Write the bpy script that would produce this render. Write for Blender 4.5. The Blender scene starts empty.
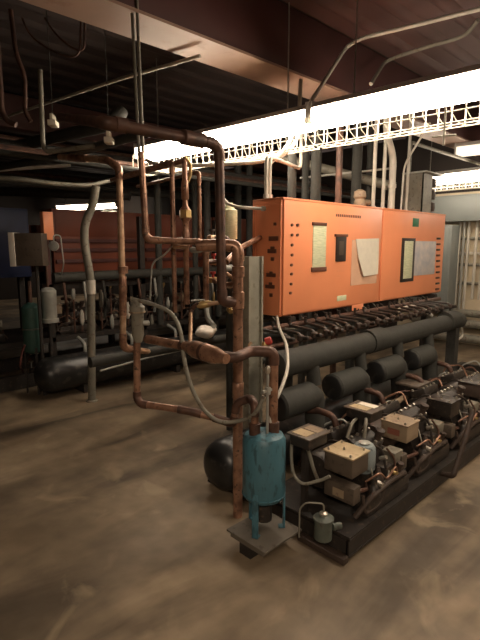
import bpy, bmesh, math, random
from mathutils import Vector, Matrix
random.seed(7)
S = bpy.context.scene
COL = S.collection

# ------------------------------------------------------------------ camera
H, F, HOR, YAW = 1.6, 475.0, 246.0, math.radians(46)
CX, CY = -1.9399, -1.2047
PITCH = math.atan((320 - HOR) / F)
cam_d = bpy.data.cameras.new('camera'); cam = bpy.data.objects.new('camera', cam_d); COL.objects.link(cam)
cam_d.sensor_fit = 'VERTICAL'; cam_d.sensor_height = 24.0; cam_d.lens = 24.0 * F / 640.0
cam_d.clip_start = 0.05; cam_d.clip_end = 100
cam.location = (CX, CY, H)
_f = Vector((math.cos(YAW) * math.cos(PITCH), math.sin(YAW) * math.cos(PITCH), -math.sin(PITCH)))
cam.rotation_euler = _f.to_track_quat('-Z', 'Y').to_euler()
S.camera = cam

# ------------------------------------------------------------------ world, lights, exposure
w = bpy.data.worlds.new('world'); S.world = w; w.use_nodes = True
w.node_tree.nodes['Background'].inputs[0].default_value = (0.55, 0.40, 0.34, 1)
w.node_tree.nodes['Background'].inputs[1].default_value = 0.05

def area(name, loc, size, energy, color, rot=(0, 0, 0)):
    l = bpy.data.lights.new(name, 'AREA'); l.shape = 'RECTANGLE'; l.size = size[0]; l.size_y = size[1]
    l.energy = energy; l.color = color
    o = bpy.data.objects.new(name, l); o.location = loc; o.rotation_euler = rot; COL.objects.link(o); return o
WARM = (1.0, 0.80, 0.60)
# unseen area lamps added outside the frame to fill the near sides with light
area('fill_lamp', (-3.2, -2.6, 2.9), (0.3, 2.4), 75, WARM)
area('fill_lamp', (2.6, -2.2, 2.9), (0.3, 2.4), 30, WARM)
S.view_settings.view_transform = 'Standard'; S.view_settings.look = 'None'
S.view_settings.exposure = 1.1; S.view_settings.gamma = 1.0
S.view_settings.use_curve_mapping = False

# ------------------------------------------------------------------ pixel -> point on a real plane
def at(px, py, d=None, x=None, y=None, z=None):
    u = (px - 240) / F; v = (320 - py) / F
    f = math.cos(PITCH) + v * math.sin(PITCH); zz = -math.sin(PITCH) + v * math.cos(PITCH)
    rx = f * math.cos(YAW) + u * math.sin(YAW); ry = f * math.sin(YAW) - u * math.cos(YAW)
    if d is not None: t = d / f
    elif x is not None: t = (x - CX) / rx
    elif y is not None: t = (y - CY) / ry
    else: t = (z - H) / zz
    return Vector((CX + t * rx, CY + t * ry, H + t * zz))

# ------------------------------------------------------------------ materials
def mat(name, col, rough=0.6, metal=0.0, var=0.25, scale=6.0, col2=None, bump=0.0, spots=None, emit=None, estr=0, stretch=None, spot_lo=0.58):
    m = bpy.data.materials.new(name); m.use_nodes = True
    nt = m.node_tree; N = nt.nodes; L = nt.links; b = N['Principled BSDF']
    b.inputs['Roughness'].default_value = rough; b.inputs['Metallic'].default_value = metal
    tc = N.new('ShaderNodeTexCoord'); mp = N.new('ShaderNodeMapping'); L.new(tc.outputs['Object'], mp.inputs[0])
    if stretch: mp.inputs['Scale'].default_value = stretch
    n = N.new('ShaderNodeTexNoise'); n.inputs['Scale'].default_value = scale; n.inputs['Detail'].default_value = 6
    L.new(mp.outputs[0], n.inputs['Vector'])
    r = N.new('ShaderNodeValToRGB'); r.color_ramp.elements[0].position = 0.32; r.color_ramp.elements[1].position = 0.68
    c2 = col2 or tuple(c * (1 - var) for c in col)
    r.color_ramp.elements[0].color = (*c2, 1); r.color_ramp.elements[1].color = (*col, 1)
    L.new(n.outputs['Fac'], r.inputs[0]); out = r.outputs[0]
    if spots:
        n2 = N.new('ShaderNodeTexNoise'); n2.inputs['Scale'].default_value = scale * 2.7; n2.inputs['Detail'].default_value = 8
        L.new(mp.outputs[0], n2.inputs['Vector'])
        r2 = N.new('ShaderNodeValToRGB'); r2.color_ramp.elements[0].position = spot_lo; r2.color_ramp.elements[1].position = spot_lo + 0.08
        L.new(n2.outputs['Fac'], r2.inputs[0])
        mx = N.new('ShaderNodeMix'); mx.data_type = 'RGBA'; L.new(r2.outputs[0], mx.inputs[0]); L.new(out, mx.inputs[6])
        mx.inputs[7].default_value = (*spots, 1); out = mx.outputs[2]
    L.new(out, b.inputs['Base Color'])
    if bump:
        bp = N.new('ShaderNodeBump'); bp.inputs['Strength'].default_value = bump; bp.inputs['Distance'].default_value = 0.01
        L.new(n.outputs['Fac'], bp.inputs['Height']); L.new(bp.outputs[0], b.inputs['Normal'])
    if emit:
        b.inputs['Emission Color'].default_value = (*emit, 1); b.inputs['Emission Strength'].default_value = estr
    return m
M = {}
M['copper'] = mat('aged_copper', (0.46, 0.26, 0.17), 0.34, 0.5, scale=14, col2=(0.17, 0.085, 0.055), spots=(0.12, 0.075, 0.055))
M['copper_dark'] = mat('dark_copper', (0.15, 0.075, 0.05), 0.5, 0.4, scale=14, col2=(0.06, 0.035, 0.028))
M['copper_pale'] = mat('pale_copper', (0.62, 0.42, 0.27), 0.45, 0.4, scale=14, col2=(0.35, 0.2, 0.12))
M['brass'] = mat('old_brass', (0.52, 0.36, 0.15), 0.4, 0.6, scale=20)
M['steel'] = mat('galvanised_steel', (0.42, 0.42, 0.38), 0.5, 0.4, scale=10)
M['plate'] = mat('grimy_plate', (0.14, 0.12, 0.095), 0.6, 0.1, scale=8, spots=(0.08, 0.065, 0.05))
M['upright'] = mat('grey_upright_steel', (0.36, 0.345, 0.28), 0.5, 0.2, scale=10, spots=(0.24, 0.22, 0.17))
M['post'] = mat('dull_zinc', (0.25, 0.235, 0.19), 0.6, 0.3, scale=10, spots=(0.15, 0.12, 0.09))
M['white_pipe'] = mat('pale_conduit', (0.62, 0.58, 0.50), 0.5, 0.1, scale=8)
M['insul'] = mat('black_pipe_insulation', (0.036, 0.036, 0.030), 0.75, 0, scale=12, bump=0.3, spots=(0.04, 0.037, 0.033))
M['insul_grey'] = mat('dusty_pipe_insulation', (0.05, 0.048, 0.042), 0.75, 0, scale=9, bump=0.3, spots=(0.03, 0.028, 0.025))
M['black_paint'] = mat('black_tank_paint', (0.018, 0.018, 0.018), 0.35, 0, scale=5, spots=(0.05, 0.045, 0.04))
M['frame'] = mat('greasy_black_steel', (0.03, 0.024, 0.02), 0.6, 0.1, scale=9, spots=(0.06, 0.042, 0.03))
M['cast'] = mat('greasy_cast_iron', (0.035, 0.028, 0.024), 0.45, 0.2, scale=16, spots=(0.08, 0.058, 0.04), bump=0.4)
M['cast2'] = mat('rusty_cast_iron', (0.06, 0.04, 0.03), 0.55, 0.1, scale=16, spots=(0.03, 0.024, 0.02), bump=0.4)
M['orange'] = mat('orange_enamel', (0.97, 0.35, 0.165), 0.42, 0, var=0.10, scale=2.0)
M['shaded_orange'] = mat('shaded_orange_enamel', (0.22, 0.055, 0.025), 0.5, 0, var=0.3, scale=2.0)  # shaded copy of the cabinet orange for the dim rear rows
M['orange_edge'] = mat('orange_enamel_trim', (0.92, 0.34, 0.17), 0.42, 0, var=0.08, scale=2.0)
M['dark'] = mat('dark_bakelite', (0.03, 0.022, 0.02), 0.5)
M['brown'] = mat('brown_knockout', (0.16, 0.06, 0.035), 0.6)
M['paper'] = mat('white_paper', (0.80, 0.74, 0.62), 0.8, 0, var=0.08, scale=20)
M['paper_blue'] = mat('faded_blue_print', (0.66, 0.60, 0.56), 0.7, 0, scale=10, col2=(0.45, 0.46, 0.50))
M['sleeve'] = mat('plastic_sleeve', (0.82, 0.50, 0.34), 0.25, 0, var=0.1)
M['cream'] = mat('cream_label', (0.78, 0.78, 0.55), 0.6, 0, scale=60, col2=(0.55, 0.60, 0.38), stretch=(0.3, 1, 3))
M['green'] = mat('green_sticker', (0.05, 0.24, 0.12), 0.5)
M['blue_tank'] = mat('blue_tank_enamel', (0.065, 0.175, 0.225), 0.45, 0, scale=10, spots=(0.035, 0.085, 0.105), bump=0.1, spot_lo=0.54, stretch=(1.5, 1.5, 0.5))
M['blue_motor'] = mat('blue_grey_enamel', (0.26, 0.31, 0.32), 0.45, 0, scale=14, spots=(0.10, 0.11, 0.11))
M['tan'] = mat('tan_plate', (0.55, 0.43, 0.26), 0.45, 0.1, scale=9, spots=(0.36, 0.26, 0.15), spot_lo=0.6)
M['tan_box'] = mat('tan_box', (0.33, 0.245, 0.16), 0.55, 0, scale=12, spots=(0.20, 0.13, 0.09))
M['brown_box'] = mat('grey_brown_box', (0.105, 0.08, 0.06), 0.5, 0, scale=12, spots=(0.055, 0.042, 0.032))
M['grey_box'] = mat('grey_green_box', (0.22, 0.20, 0.155), 0.55, 0, scale=12, spots=(0.12, 0.10, 0.08))
M['red_label'] = mat('red_label', (0.33, 0.12, 0.08), 0.6)
M['pot'] = mat('grey_green_pot', (0.10, 0.115, 0.095), 0.5, 0.1, scale=12, spots=(0.07, 0.07, 0.06))
M['panel_grey'] = mat('grey_panel_enamel', (0.24, 0.26, 0.25), 0.5, 0, var=0.12, scale=3)
M['beam'] = mat('lit_brown_steel', (0.42, 0.28, 0.21), 0.45, 0, scale=2.5, spots=(0.30, 0.18, 0.13), spot_lo=0.62)  # beam underside, coloured lighter to show the lamplight on it
M['beam_side'] = mat('shaded_red_steel', (0.085, 0.028, 0.025), 0.6, 0, scale=2)  # unlit side of the same beam, its shade put into the colour
M['ceil_rear'] = mat('shaded_deck', (0.035, 0.022, 0.019), 0.8, 0, scale=2)  # darker copy of the deck, rear shade put into the colour
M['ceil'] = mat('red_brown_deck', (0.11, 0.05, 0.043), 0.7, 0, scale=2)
M['navy'] = mat('navy_enamel', (0.012, 0.022, 0.075), 0.5)
M['dark_red'] = mat('dark_red_iron', (0.10, 0.03, 0.025), 0.6)
M['green_tank'] = mat('green_tank_enamel', (0.035, 0.085, 0.07), 0.45, 0, scale=10)
M['lamp_body'] = mat('white_lamp_enamel', (0.75, 0.73, 0.68), 0.4, 0, var=0.05)
M['lens'] = mat('lit_diffuser', (0.9, 0.88, 0.8), 0.4, emit=(1.0, 0.84, 0.66), estr=13)
M['lens_dim'] = mat('dim_diffuser', (0.9, 0.88, 0.8), 0.4, emit=(1.0, 0.84, 0.66), estr=0.6)
M['lens_far'] = mat('far_diffuser', (0.9, 0.88, 0.8), 0.4, emit=(1.0, 0.84, 0.66), estr=10)
M['guard'] = mat('white_wire', (0.82, 0.78, 0.66), 0.45, 0.0, var=0.1)
M['rag'] = mat('white_rag', (0.75, 0.70, 0.62), 0.9)
M['red'] = mat('red_valve_cap', (0.50, 0.05, 0.04), 0.5)
M['chrome'] = mat('bright_bolt', (0.55, 0.5, 0.42), 0.3, 0.7)

# ------------------------------------------------------------------ object helpers
def tag(o, label=None, cat=None, group=None, kind=None):
    if label: o['label'] = label
    if cat: o['category'] = cat
    if group: o['group'] = group
    if kind: o['kind'] = kind
    return o
def thing(name, label, cat, loc=(0, 0, 0), rz=0, group=None):
    o = bpy.data.objects.new(name, None); COL.objects.link(o); o.empty_display_size = 0.05
    o.location = loc; o.rotation_euler = (0, 0, rz); return tag(o, label, cat, group)
def dup(o, loc=None, parent=None, label=None, rz=None):
    c = o.copy(); COL.objects.link(c)
    if parent: c.parent = parent
    if loc is not None: c.location = loc
    if rz is not None: c.rotation_euler = (0, 0, rz)
    if label: c['label'] = label
    for ch in list(KIDS.get(o.name, [])): dup(ch, parent=c)
    return c
KIDS = {}
ORD = ['first', 'second', 'third', 'fourth', 'fifth', 'sixth', 'seventh', 'eighth', 'ninth', 'tenth', 'eleventh', 'twelfth', 'thirteenth', 'fourteenth', 'fifteenth', 'sixteenth', 'seventeenth', 'eighteenth', 'nineteenth']
def fillet(pts, rad, seg=5):
    P = [Vector(p) for p in pts]; out = [P[0]]
    for i in range(1, len(P) - 1):
        a, b, c = P[i - 1], P[i], P[i + 1]
        d1 = (a - b); d2 = (c - b); r = min(rad, d1.length * 0.48, d2.length * 0.48)
        d1.normalize(); d2.normalize(); s = b + d1 * r; e = b + d2 * r
        for k in range(seg + 1):
            t = k / seg; out.append(s * (1 - t) ** 2 + b * 2 * t * (1 - t) + e * t * t)
    out.append(P[-1]); return out
class MB:
    def __init__(s): s.bm = bmesh.new()
    def box(s, lo, hi, bev=0.0, mx=None):
        lo, hi = Vector(lo), Vector(hi); c = (lo + hi) / 2; d = hi - lo
        r = bmesh.ops.create_cube(s.bm, size=1.0, matrix=Matrix.Translation(c) @ Matrix.Diagonal((*d, 1)))
        vs = r['verts']
        if bev > 0:
            es = list({e for v in vs for e in v.link_edges})
            q = bmesh.ops.bevel(s.bm, geom=vs + es, offset=min(bev, min(abs(x) for x in d) * 0.45), segments=2, affect='EDGES', profile=0.5)
            vs = list(set(q['verts']) | {v for v in vs if v.is_valid})
        if mx is not None: bmesh.ops.transform(s.bm, matrix=mx, verts=[v for v in vs if v.is_valid])
        return s
    def cyl(s, a, b, r, r2=None, n=16):
        a, b = Vector(a), Vector(b); d = b - a
        mx = Matrix.Translation((a + b) / 2) @ d.to_track_quat('Z', 'Y').to_matrix().to_4x4()
        bmesh.ops.create_cone(s.bm, cap_ends=True, segments=n, radius1=r, radius2=r if r2 is None else r2, depth=d.length, matrix=mx)
        return s
    def tube(s, pts, r, n=10, closed=False):
        P = [Vector(p) for p in pts]; Q = [P[0]]
        for p in P[1:]:
            if (p - Q[-1]).length > 1e-5: Q.append(p)
        P = Q; m = len(P); T = []
        for i in range(m):
            a = P[(i - 1) % m] if (closed or i > 0) else P[i]; b = P[(i + 1) % m] if (closed or i < m - 1) else P[i]
            T.append((b - a).normalized())
        up = Vector((0, 0, 1)) if abs(T[0].z) < 0.9 else Vector((1, 0, 0))
        nrm = (up - T[0] * up.dot(T[0])).normalized(); rings = []
        for i in range(m):
            nrm = (nrm - T[i] * nrm.dot(T[i])).normalized(); bi = T[i].cross(nrm)
            rr = r[i] if isinstance(r, (list, tuple)) else r
            rings.append([s.bm.verts.new(P[i] + (nrm * math.cos(2 * math.pi * k / n) + bi * math.sin(2 * math.pi * k / n)) * rr) for k in range(n)])
        for i in range(m if closed else m - 1):
            A, B = rings[i], rings[(i + 1) % m]
            for k in range(n): s.bm.faces.new((A[k], A[(k + 1) % n], B[(k + 1) % n], B[k]))
        if not closed:
            s.bm.faces.new(list(reversed(rings[0]))); s.bm.faces.new(rings[-1])
        return s
    def lathe(s, base, axis, prof, n=24):
        base = Vector(base); q = Vector(axis).to_track_quat('Z', 'Y'); rings = []
        for (r, h) in prof:
            rings.append([s.bm.verts.new(base + q @ Vector((max(r, 1e-4) * math.cos(2 * math.pi * k / n), max(r, 1e-4) * math.sin(2 * math.pi * k / n), h))) for k in range(n)])
        for A, B in zip(rings, rings[1:]):
            for k in range(n): s.bm.faces.new((A[k], A[(k + 1) % n], B[(k + 1) % n], B[k]))
        s.bm.faces.new(list(reversed(rings[0]))); s.bm.faces.new(rings[-1]); return s
    def prism(s, poly, ext):
        ext = Vector(ext); a = [s.bm.verts.new(Vector(p)) for p in poly]; b = [s.bm.verts.new(Vector(p) + ext) for p in poly]
        n = len(a); s.bm.faces.new(list(reversed(a))); s.bm.faces.new(b)
        for k in range(n): s.bm.faces.new((a[k], a[(k + 1) % n], b[(k + 1) % n], b[k]))
        return s
    def build(s, name, m, parent=None, smooth=True):
        bmesh.ops.recalc_face_normals(s.bm, faces=s.bm.faces)
        me = bpy.data.meshes.new(name); s.bm.to_mesh(me); s.bm.free()
        me.materials.append(M[m] if isinstance(m, str) else m)
        if smooth:
            for p in me.polygons: p.use_smooth = True
            try: me.set_sharp_from_angle(angle=math.radians(38))
            except Exception: pass
        o = bpy.data.objects.new(name, me); COL.objects.link(o)
        if parent:
            o.parent = parent; KIDS.setdefault(parent.name, []).append(o)
        return o
def struct(name, mb, m, parent=None):
    o = mb.build(name, m, parent)
    if not parent: o['kind'] = 'structure'
    return o
def pipe(name, label, cat, pts, r, m, rad=0.07, fit='', group=None, n=12, fitm=None, extra=()):
    """pts in world space; one mesh for the run, a sleeve child at each bend end, optional couplings"""
    base = Vector(min(pts, key=lambda p: p[2])); P = [Vector(p) - base for p in pts]
    t = thing(name, label, cat, base, group=group)
    MB().tube(fillet(P, rad), r, n).build('pipe_run', m, t)
    if fit:
        for i in range(1, len(P) - 1):
            d1 = (P[i - 1] - P[i]); d2 = (P[i + 1] - P[i]); q = min(rad, d1.length * 0.48, d2.length * 0.48)
            mb = MB(); pp = fillet([P[i] + d1.normalized() * (q + r * 0.9), P[i], P[i] + d2.normalized() * (q + r * 0.9)], q)
            mb.tube(pp, r * 1.17, n); mb.build('elbow', fitm or m, t)
    for (a, ln, k) in extra:      # (point, axis vector, radius factor) couplings
        a = Vector(a) - base; ln = Vector(ln); MB().tube([a - ln, a - ln * 0.9, a + ln * 0.9, a + ln], [r * 1.02, r * k, r * k, r * 1.02], n).build('coupling', fitm or m, t)
    return t
def vert(px, py, z0, z1, d=None, y=None, x=None):
    p = at(px, py, d=d, y=y, x=x); return Vector((p.x, p.y, z0)), Vector((p.x, p.y, z1))

# ================================================================== SETTING
XR, YB, XL, YF, ZC = 6.15, 14.0, -7.0, -5.0, 3.45
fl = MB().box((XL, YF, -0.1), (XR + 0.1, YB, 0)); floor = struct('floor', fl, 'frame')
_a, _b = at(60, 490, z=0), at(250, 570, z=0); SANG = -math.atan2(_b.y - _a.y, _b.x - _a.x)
def floor_mat():
    m = bpy.data.materials.new('worn_concrete'); m.use_nodes = True; nt = m.node_tree; N = nt.nodes; L = nt.links; b = N['Principled BSDF']
    tc = N.new('ShaderNodeTexCoord')
    def noise(sc, det, st=None, rot=0, dist=0):
        mp = N.new('ShaderNodeMapping'); L.new(tc.outputs['Object'], mp.inputs[0])
        if st: mp.inputs['Scale'].default_value = st
        mp.inputs['Rotation'].default_value = (0, 0, rot)
        n = N.new('ShaderNodeTexNoise'); n.inputs['Scale'].default_value = sc; n.inputs['Detail'].default_value = det; n.inputs['Distortion'].default_value = dist
        L.new(mp.outputs[0], n.inputs['Vector']); return n.outputs['Fac']
    def ramp(src, stops):
        r = N.new('ShaderNodeValToRGB'); e = r.color_ramp.elements
        e[0].position, e[0].color = stops[0][0], (*stops[0][1], 1); e[1].position, e[1].color = stops[-1][0], (*stops[-1][1], 1)
        for p, c in stops[1:-1]: q = e.new(p); q.color = (*c, 1)
        L.new(src, r.inputs[0]); return r.outputs[0]
    def mix(f, a, bb, mode='MIX'):
        x = N.new('ShaderNodeMix'); x.data_type = 'RGBA'; x.blend_type = mode
        if isinstance(f, float): x.inputs[0].default_value = f
        else: L.new(f, x.inputs[0])
        for s_, v in ((6, a), (7, bb)):
            if isinstance(v, tuple): x.inputs[s_].default_value = (*v, 1)
            else: L.new(v, x.inputs[s_])
        return x.outputs[2]
    base = ramp(noise(1.1, 7), [(0.3, (0.12, 0.089, 0.058)), (0.5, (0.20, 0.150, 0.098)), (0.7, (0.30, 0.230, 0.153))])
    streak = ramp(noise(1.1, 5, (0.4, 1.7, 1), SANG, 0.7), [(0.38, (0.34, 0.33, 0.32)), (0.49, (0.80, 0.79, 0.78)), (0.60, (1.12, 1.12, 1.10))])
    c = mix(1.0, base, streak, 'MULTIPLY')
    fine = ramp(noise(9, 8), [(0.3, (0.86, 0.85, 0.84)), (0.7, (1.1, 1.1, 1.1))]); c = mix(1.0, c, fine, 'MULTIPLY')
    pale = ramp(noise(2.3, 6, None, 0, 1.2), [(0.58, (0, 0, 0)), (0.70, (0.45, 0.45, 0.45)), (0.8, (0.5, 0.5, 0.5))]); c = mix(pale, c, (0.36, 0.28, 0.18))
    L.new(c, b.inputs['Base Color'])
    rr = ramp(noise(1.6, 5), [(0.35, (0.42,) * 3), (0.65, (0.75,) * 3)]); L.new(rr, b.inputs['Roughness'])
    bp = N.new('ShaderNodeBump'); bp.inputs['Strength'].default_value = 0.25; bp.inputs['Distance'].default_value = 0.01
    L.new(noise(7, 8), bp.inputs['Height']); L.new(bp.outputs[0], b.inputs['Normal'])
    return m
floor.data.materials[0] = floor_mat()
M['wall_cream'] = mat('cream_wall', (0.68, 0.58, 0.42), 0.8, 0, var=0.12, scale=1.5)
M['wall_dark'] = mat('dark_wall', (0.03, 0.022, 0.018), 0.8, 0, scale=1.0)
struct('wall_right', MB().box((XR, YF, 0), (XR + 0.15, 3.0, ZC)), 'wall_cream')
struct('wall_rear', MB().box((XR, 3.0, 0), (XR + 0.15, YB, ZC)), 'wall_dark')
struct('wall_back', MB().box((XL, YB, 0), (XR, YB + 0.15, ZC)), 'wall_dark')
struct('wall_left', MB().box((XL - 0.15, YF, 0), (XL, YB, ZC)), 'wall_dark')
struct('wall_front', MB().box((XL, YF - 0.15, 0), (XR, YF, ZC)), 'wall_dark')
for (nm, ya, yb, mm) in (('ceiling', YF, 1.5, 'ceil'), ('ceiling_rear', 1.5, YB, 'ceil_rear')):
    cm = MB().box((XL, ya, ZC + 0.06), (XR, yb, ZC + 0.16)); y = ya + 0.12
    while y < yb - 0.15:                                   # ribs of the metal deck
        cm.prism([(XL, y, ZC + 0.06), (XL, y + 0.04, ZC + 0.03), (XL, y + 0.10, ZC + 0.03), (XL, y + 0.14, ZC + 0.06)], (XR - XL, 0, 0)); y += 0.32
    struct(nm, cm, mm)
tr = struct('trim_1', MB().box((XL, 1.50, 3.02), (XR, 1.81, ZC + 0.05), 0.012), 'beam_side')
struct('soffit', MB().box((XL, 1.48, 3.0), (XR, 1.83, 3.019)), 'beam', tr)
struct('trim_3', MB().box((XR - 0.02, YF, 2.46), (XR, 3.0, ZC + 0.05)), 'wall_dark')
struct('trim_2', MB().box((XL, 5.2, 3.05), (XR, 5.5, ZC), 0.012), 'ceil')

# ================================================================== CEILING LIGHT WITH WIRE GUARD
def light_fixture(label, p0, p1, ztop, group=None, guard=True, wdt=0.23, step=0.085, lens='lens', gd=0.14):
    """p0,p1 = plan ends"""
    a = Vector((p0[0], p0[1], 0)); b = Vector((p1[0], p1[1], 0)); ln = (b - a).length; ang = math.atan2((b - a).y, (b - a).x)
    t = thing('ceiling_light', label, 'light', (a.x, a.y, ztop - 0.2), ang, group)
    h = wdt / 2; z = 0.2
    MB().prism([(0, -h * 0.55, z), (0, -h, z - 0.05), (0, h, z - 0.05), (0, h * 0.55, z)], (ln, 0, 0)).build('housing', 'lamp_body', t)
    lp = [(0.02, -h * 0.96, z - 0.052)] + [(0.02, -h * 0.96 * math.cos(q), z - 0.085 - 0.10 * math.sin(q)) for q in [math.pi * k / 8 for k in range(9)]] + [(0.02, h * 0.96, z - 0.052)]
    MB().prism(lp, (ln - 0.04, 0, 0)).build('diffuser', lens, t)
    for e in (0, ln): MB().box((e - 0.012, -h * 1.03, z - 0.155), (e + 0.012, h * 1.03, z), 0.004).build('end_cap', 'lamp_body', t)
    if guard:
        g = MB(); zb = z - 0.17 - gd; zt = z - 0.12; hw = h * 1.18; n = int(ln / step); hb = hw * 0.55
        for k in range(n + 1):
            x = ln * k / n
            g.tube(fillet([(x, -hw, zt), (x, -hw, zb + 0.05), (x + 0.02, -hb, zb), (x + 0.02, hb, zb), (x, hw, zb + 0.05), (x, hw, zt)], 0.02, 2), 0.0036, 5)
        for (yy, zz) in ((-hw, zt), (hw, zt), (-hw, zb + 0.05), (hw, zb + 0.05), (-hb, zb), (hb, zb), (0, zb)):
            g.tube([(0, yy, zz), (ln, yy, zz)], 0.0042, 5)
        g.build('wire_guard', 'guard', t)
    for k in (0.12, 0.88):
        x = ln * k; MB().tube([(x, 0, z), (x, 0, z + (ZC - ztop) + 0.005)], 0.006, 6).build('hanger_rod', 'steel', t)
    return t
def lx(y): return 1.21 - 0.07 * y
ZL = 2.66
light_fixture('white fluorescent ceiling light with wire guard, running out of the frame at upper right', (lx(1.12), 1.12), (lx(-1.36), -1.36), ZL)
light_fixture('long white fluorescent ceiling light with wire guard whose far end stops behind the copper pipes', (lx(1.15), 1.15), (lx(3.3), 3.3), ZL)
light_fixture('guarded fluorescent light hanging over the grey wireway at the right wall', (5.10, 2.35), (5.02, -0.1), 2.66, wdt=0.14, gd=0.10, lens='lens_far')
light_fixture('small distant bare fluorescent light high at the right, close under the ceiling', (5.0, 1.66), (5.1, 0.6), 3.0, guard=False, wdt=0.10, lens='lens_dim')
light_fixture('distant guarded fluorescent light seen small above the shaded orange cabinets at the left', (4.4, 13.3), (5.2, 11.2), 2.85, lens='lens_far', step=0.3)

# hook hanging below the guard
hk = at(445, 120, y=0.0); 
t = thing('ceiling_hook', 'small pale cross-shaped hook hanging below the wire guard at the right', 'hook', (hk.x, hk.y, 2.2))
p = at(445, 146, y=0.0); z0 = p.z
MB().tube([(0, 0, z0 - 2.2), (0, 0, 0.16)], 0.006, 6).build('rod', 'guard', t)
MB().tube([(0.02, -0.06, z0 + 0.05 - 2.2), (-0.02, 0.06, z0 + 0.05 - 2.2)], 0.006, 6).build('crossbar', 'guard', t)

# ceiling conduits at the right
pipe('ceiling_conduit', 'pale bent conduit running under the ceiling, the left one of two at upper right', 'conduit',
     [at(312, 100, z=2.72) , at(347, 46, z=3.3), at(362, 38, z=3.3), at(420, 24, z=3.3), at(500, 4, z=3.3)], 0.016, 'white_pipe', 0.12)
pipe('ceiling_conduit', 'pale bent conduit running under the ceiling, the right one of two at upper right', 'conduit',
     [at(371, 84, z=2.95), at(385, 61, z=3.3), at(420, 49, z=3.3), at(466, 36, z=3.3), at(478, 20, z=3.35)], 0.016, 'post', 0.12)
pipe('ceiling_conduit', 'thin pale conduit crossing the dark ceiling from the left edge up to the big beam', 'conduit',
     [at(-10, 122, z=2.95), at(8, 116, z=2.95), at(120, 79, z=2.95), at(200, 56, z=2.95)], 0.013, 'white_pipe')

# ================================================================== SKID (front rack)
SX = 4.3
t = thing('rack_skid', 'long greasy black steel skid frame carrying the front row of compressors', 'skid', (0, 0, 0))
m_ = MB()
for (yy, s) in ((0.0, 1), (1.12, -1)):
    m_.box((0, yy + 0.004 * s, 0.02), (SX, yy + 0.02 * s, 0.118)).box((0, yy, 0.112), (SX, yy + 0.06 * s, 0.12)).box((0, yy, 0.02), (SX, yy + 0.06 * s, 0.032))
m_.build('side_channel', 'frame', t)
for x in (0.0, 0.6, 1.2, 1.8, 2.4, 3.0, 3.6, SX - 0.06): MB().box((x, 0.012, 0.03), (x + 0.06, 1.108, 0.108)).build('cross_member', 'frame', t)
MB().box((-0.05, 0.0, 0.0), (-0.004, 0.30, 0.035), 0.004).build('end_channel', 'cast2', t)
MB().box((0.0, 0.002, 0.1205), (SX - 0.002, 0.62, 0.132)).build('deck_plate', 'frame', t)
for x in (0.05, 1.4, 2.8, SX - 0.15):
    for yy in (0.02, 1.02): MB().box((x, yy, 0), (x + 0.1, yy + 0.08, 0.02)).build('foot', 'frame', t)
# uprights belong to the frame
for (x, n_) in ((0.80, 0), (3.46, 1)):
    pass
p_ = at(247.5, 257, y=1.06); q_ = at(262, 257, y=1.06)
m_ = MB().box((p_.x, 1.06, 0.12), (q_.x, 1.10, 1.53)).box((p_.x, 1.045, 0.12), (p_.x + 0.016, 1.06, 1.53)).box((q_.x - 0.016, 1.045, 0.12), (q_.x, 1.06, 1.53))
m_.build('upright', 'upright', t)
MB().box((3.38, 0.86, 0.12), (3.48, 0.96, 0.78)).build('upright', 'insul_grey', t)
for x in (0.86, 3.4):
    MB().box((x, 1.22, 0.12), (x + 0.06, 1.28, 1.01)).build('upright', 'frame', t)
    MB().box((x, 1.13, 1.01), (x + 0.06, 1.5, 1.055)).build('bracket', 'frame', t)
    MB().box((x, 1.02, 0.12), (x + 0.06, 1.3, 0.16)).build('bracket', 'frame', t)

# ================================================================== ORANGE CONTROL CABINET
BX0, BX1, BY, BZ0, BZ1, BD = 0.80, 3.65, 1.17, 1.06, 1.955, 0.32
def front(px, py): p = at(px, py, y=BY); return p.x, p.z
def side(px, py): p = at(px, py, x=BX0); return p.y, p.z
def cabinet(name, label, x0, x1, sidep=False):
    t = thing(name, label, 'electrical cabinet', (x0, BY, BZ0))
    w_ = x1 - x0; h_ = BZ1 - BZ0
    MB().box((0, 0.018, 0), (w_, BD, h_), 0.004).build('enclosure', 'orange', t)
    MB().box((0.012, 0.0, 0.012), (w_ - 0.006, 0.018, h_ - 0.014), 0.004).build('front_panel', 'orange', t)
    MB().box((0, 0.0, h_ - 0.013), (w_, BD, h_ + 0.004), 0.002).build('top_rim', 'orange_edge', t)
    return t
XS = front(379, 300)[0]
cabL = cabinet('control_cabinet', 'nearer orange control cabinet with gauge, scale strip and paper sleeve above the header', BX0, XS)
cabR = cabinet('control_cabinet', 'orange control cabinet further along, with green sticker and louvre column at its far edge', XS + 0.004, BX1)
def fbox(par, x0, z0, x1, z1, th, m, name, lift=0.0, bev=0.0):
    o = par.location; return MB().box((x0 - o.x, -th - lift, z0 - o.z), (x1 - o.x, 0.002 - lift, z1 - o.z), bev).build(name, m, par)
def fquad(par, pxs, th, m, name, lift=0.0):
    """upright rectangle on the front from two pixel corners (left-top, right-bottom)"""
    (a, b) = pxs; x0, z1 = front(*a); x1, z0 = front(*b); return fbox(par, x0, z0, x1, z1, th, m, name, lift, 0.002)
# cream thermometer strip with dark caps
g = fquad(cabL, ((313, 225), (325, 268)), 0.006, 'cream', 'scale_strip')
x0, z1 = front(312, 222); x1, z0 = front(326, 226); fbox(cabL, x0, z0, x1, z1, 0.012, 'brown', 'strip_cap', 0, 0.002)
x0, z1 = front(311, 267.5); x1, z0 = front(325.5, 271); fbox(cabL, x0, z0, x1, z1, 0.012, 'brown', 'strip_cap', 0, 0.002)
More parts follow.
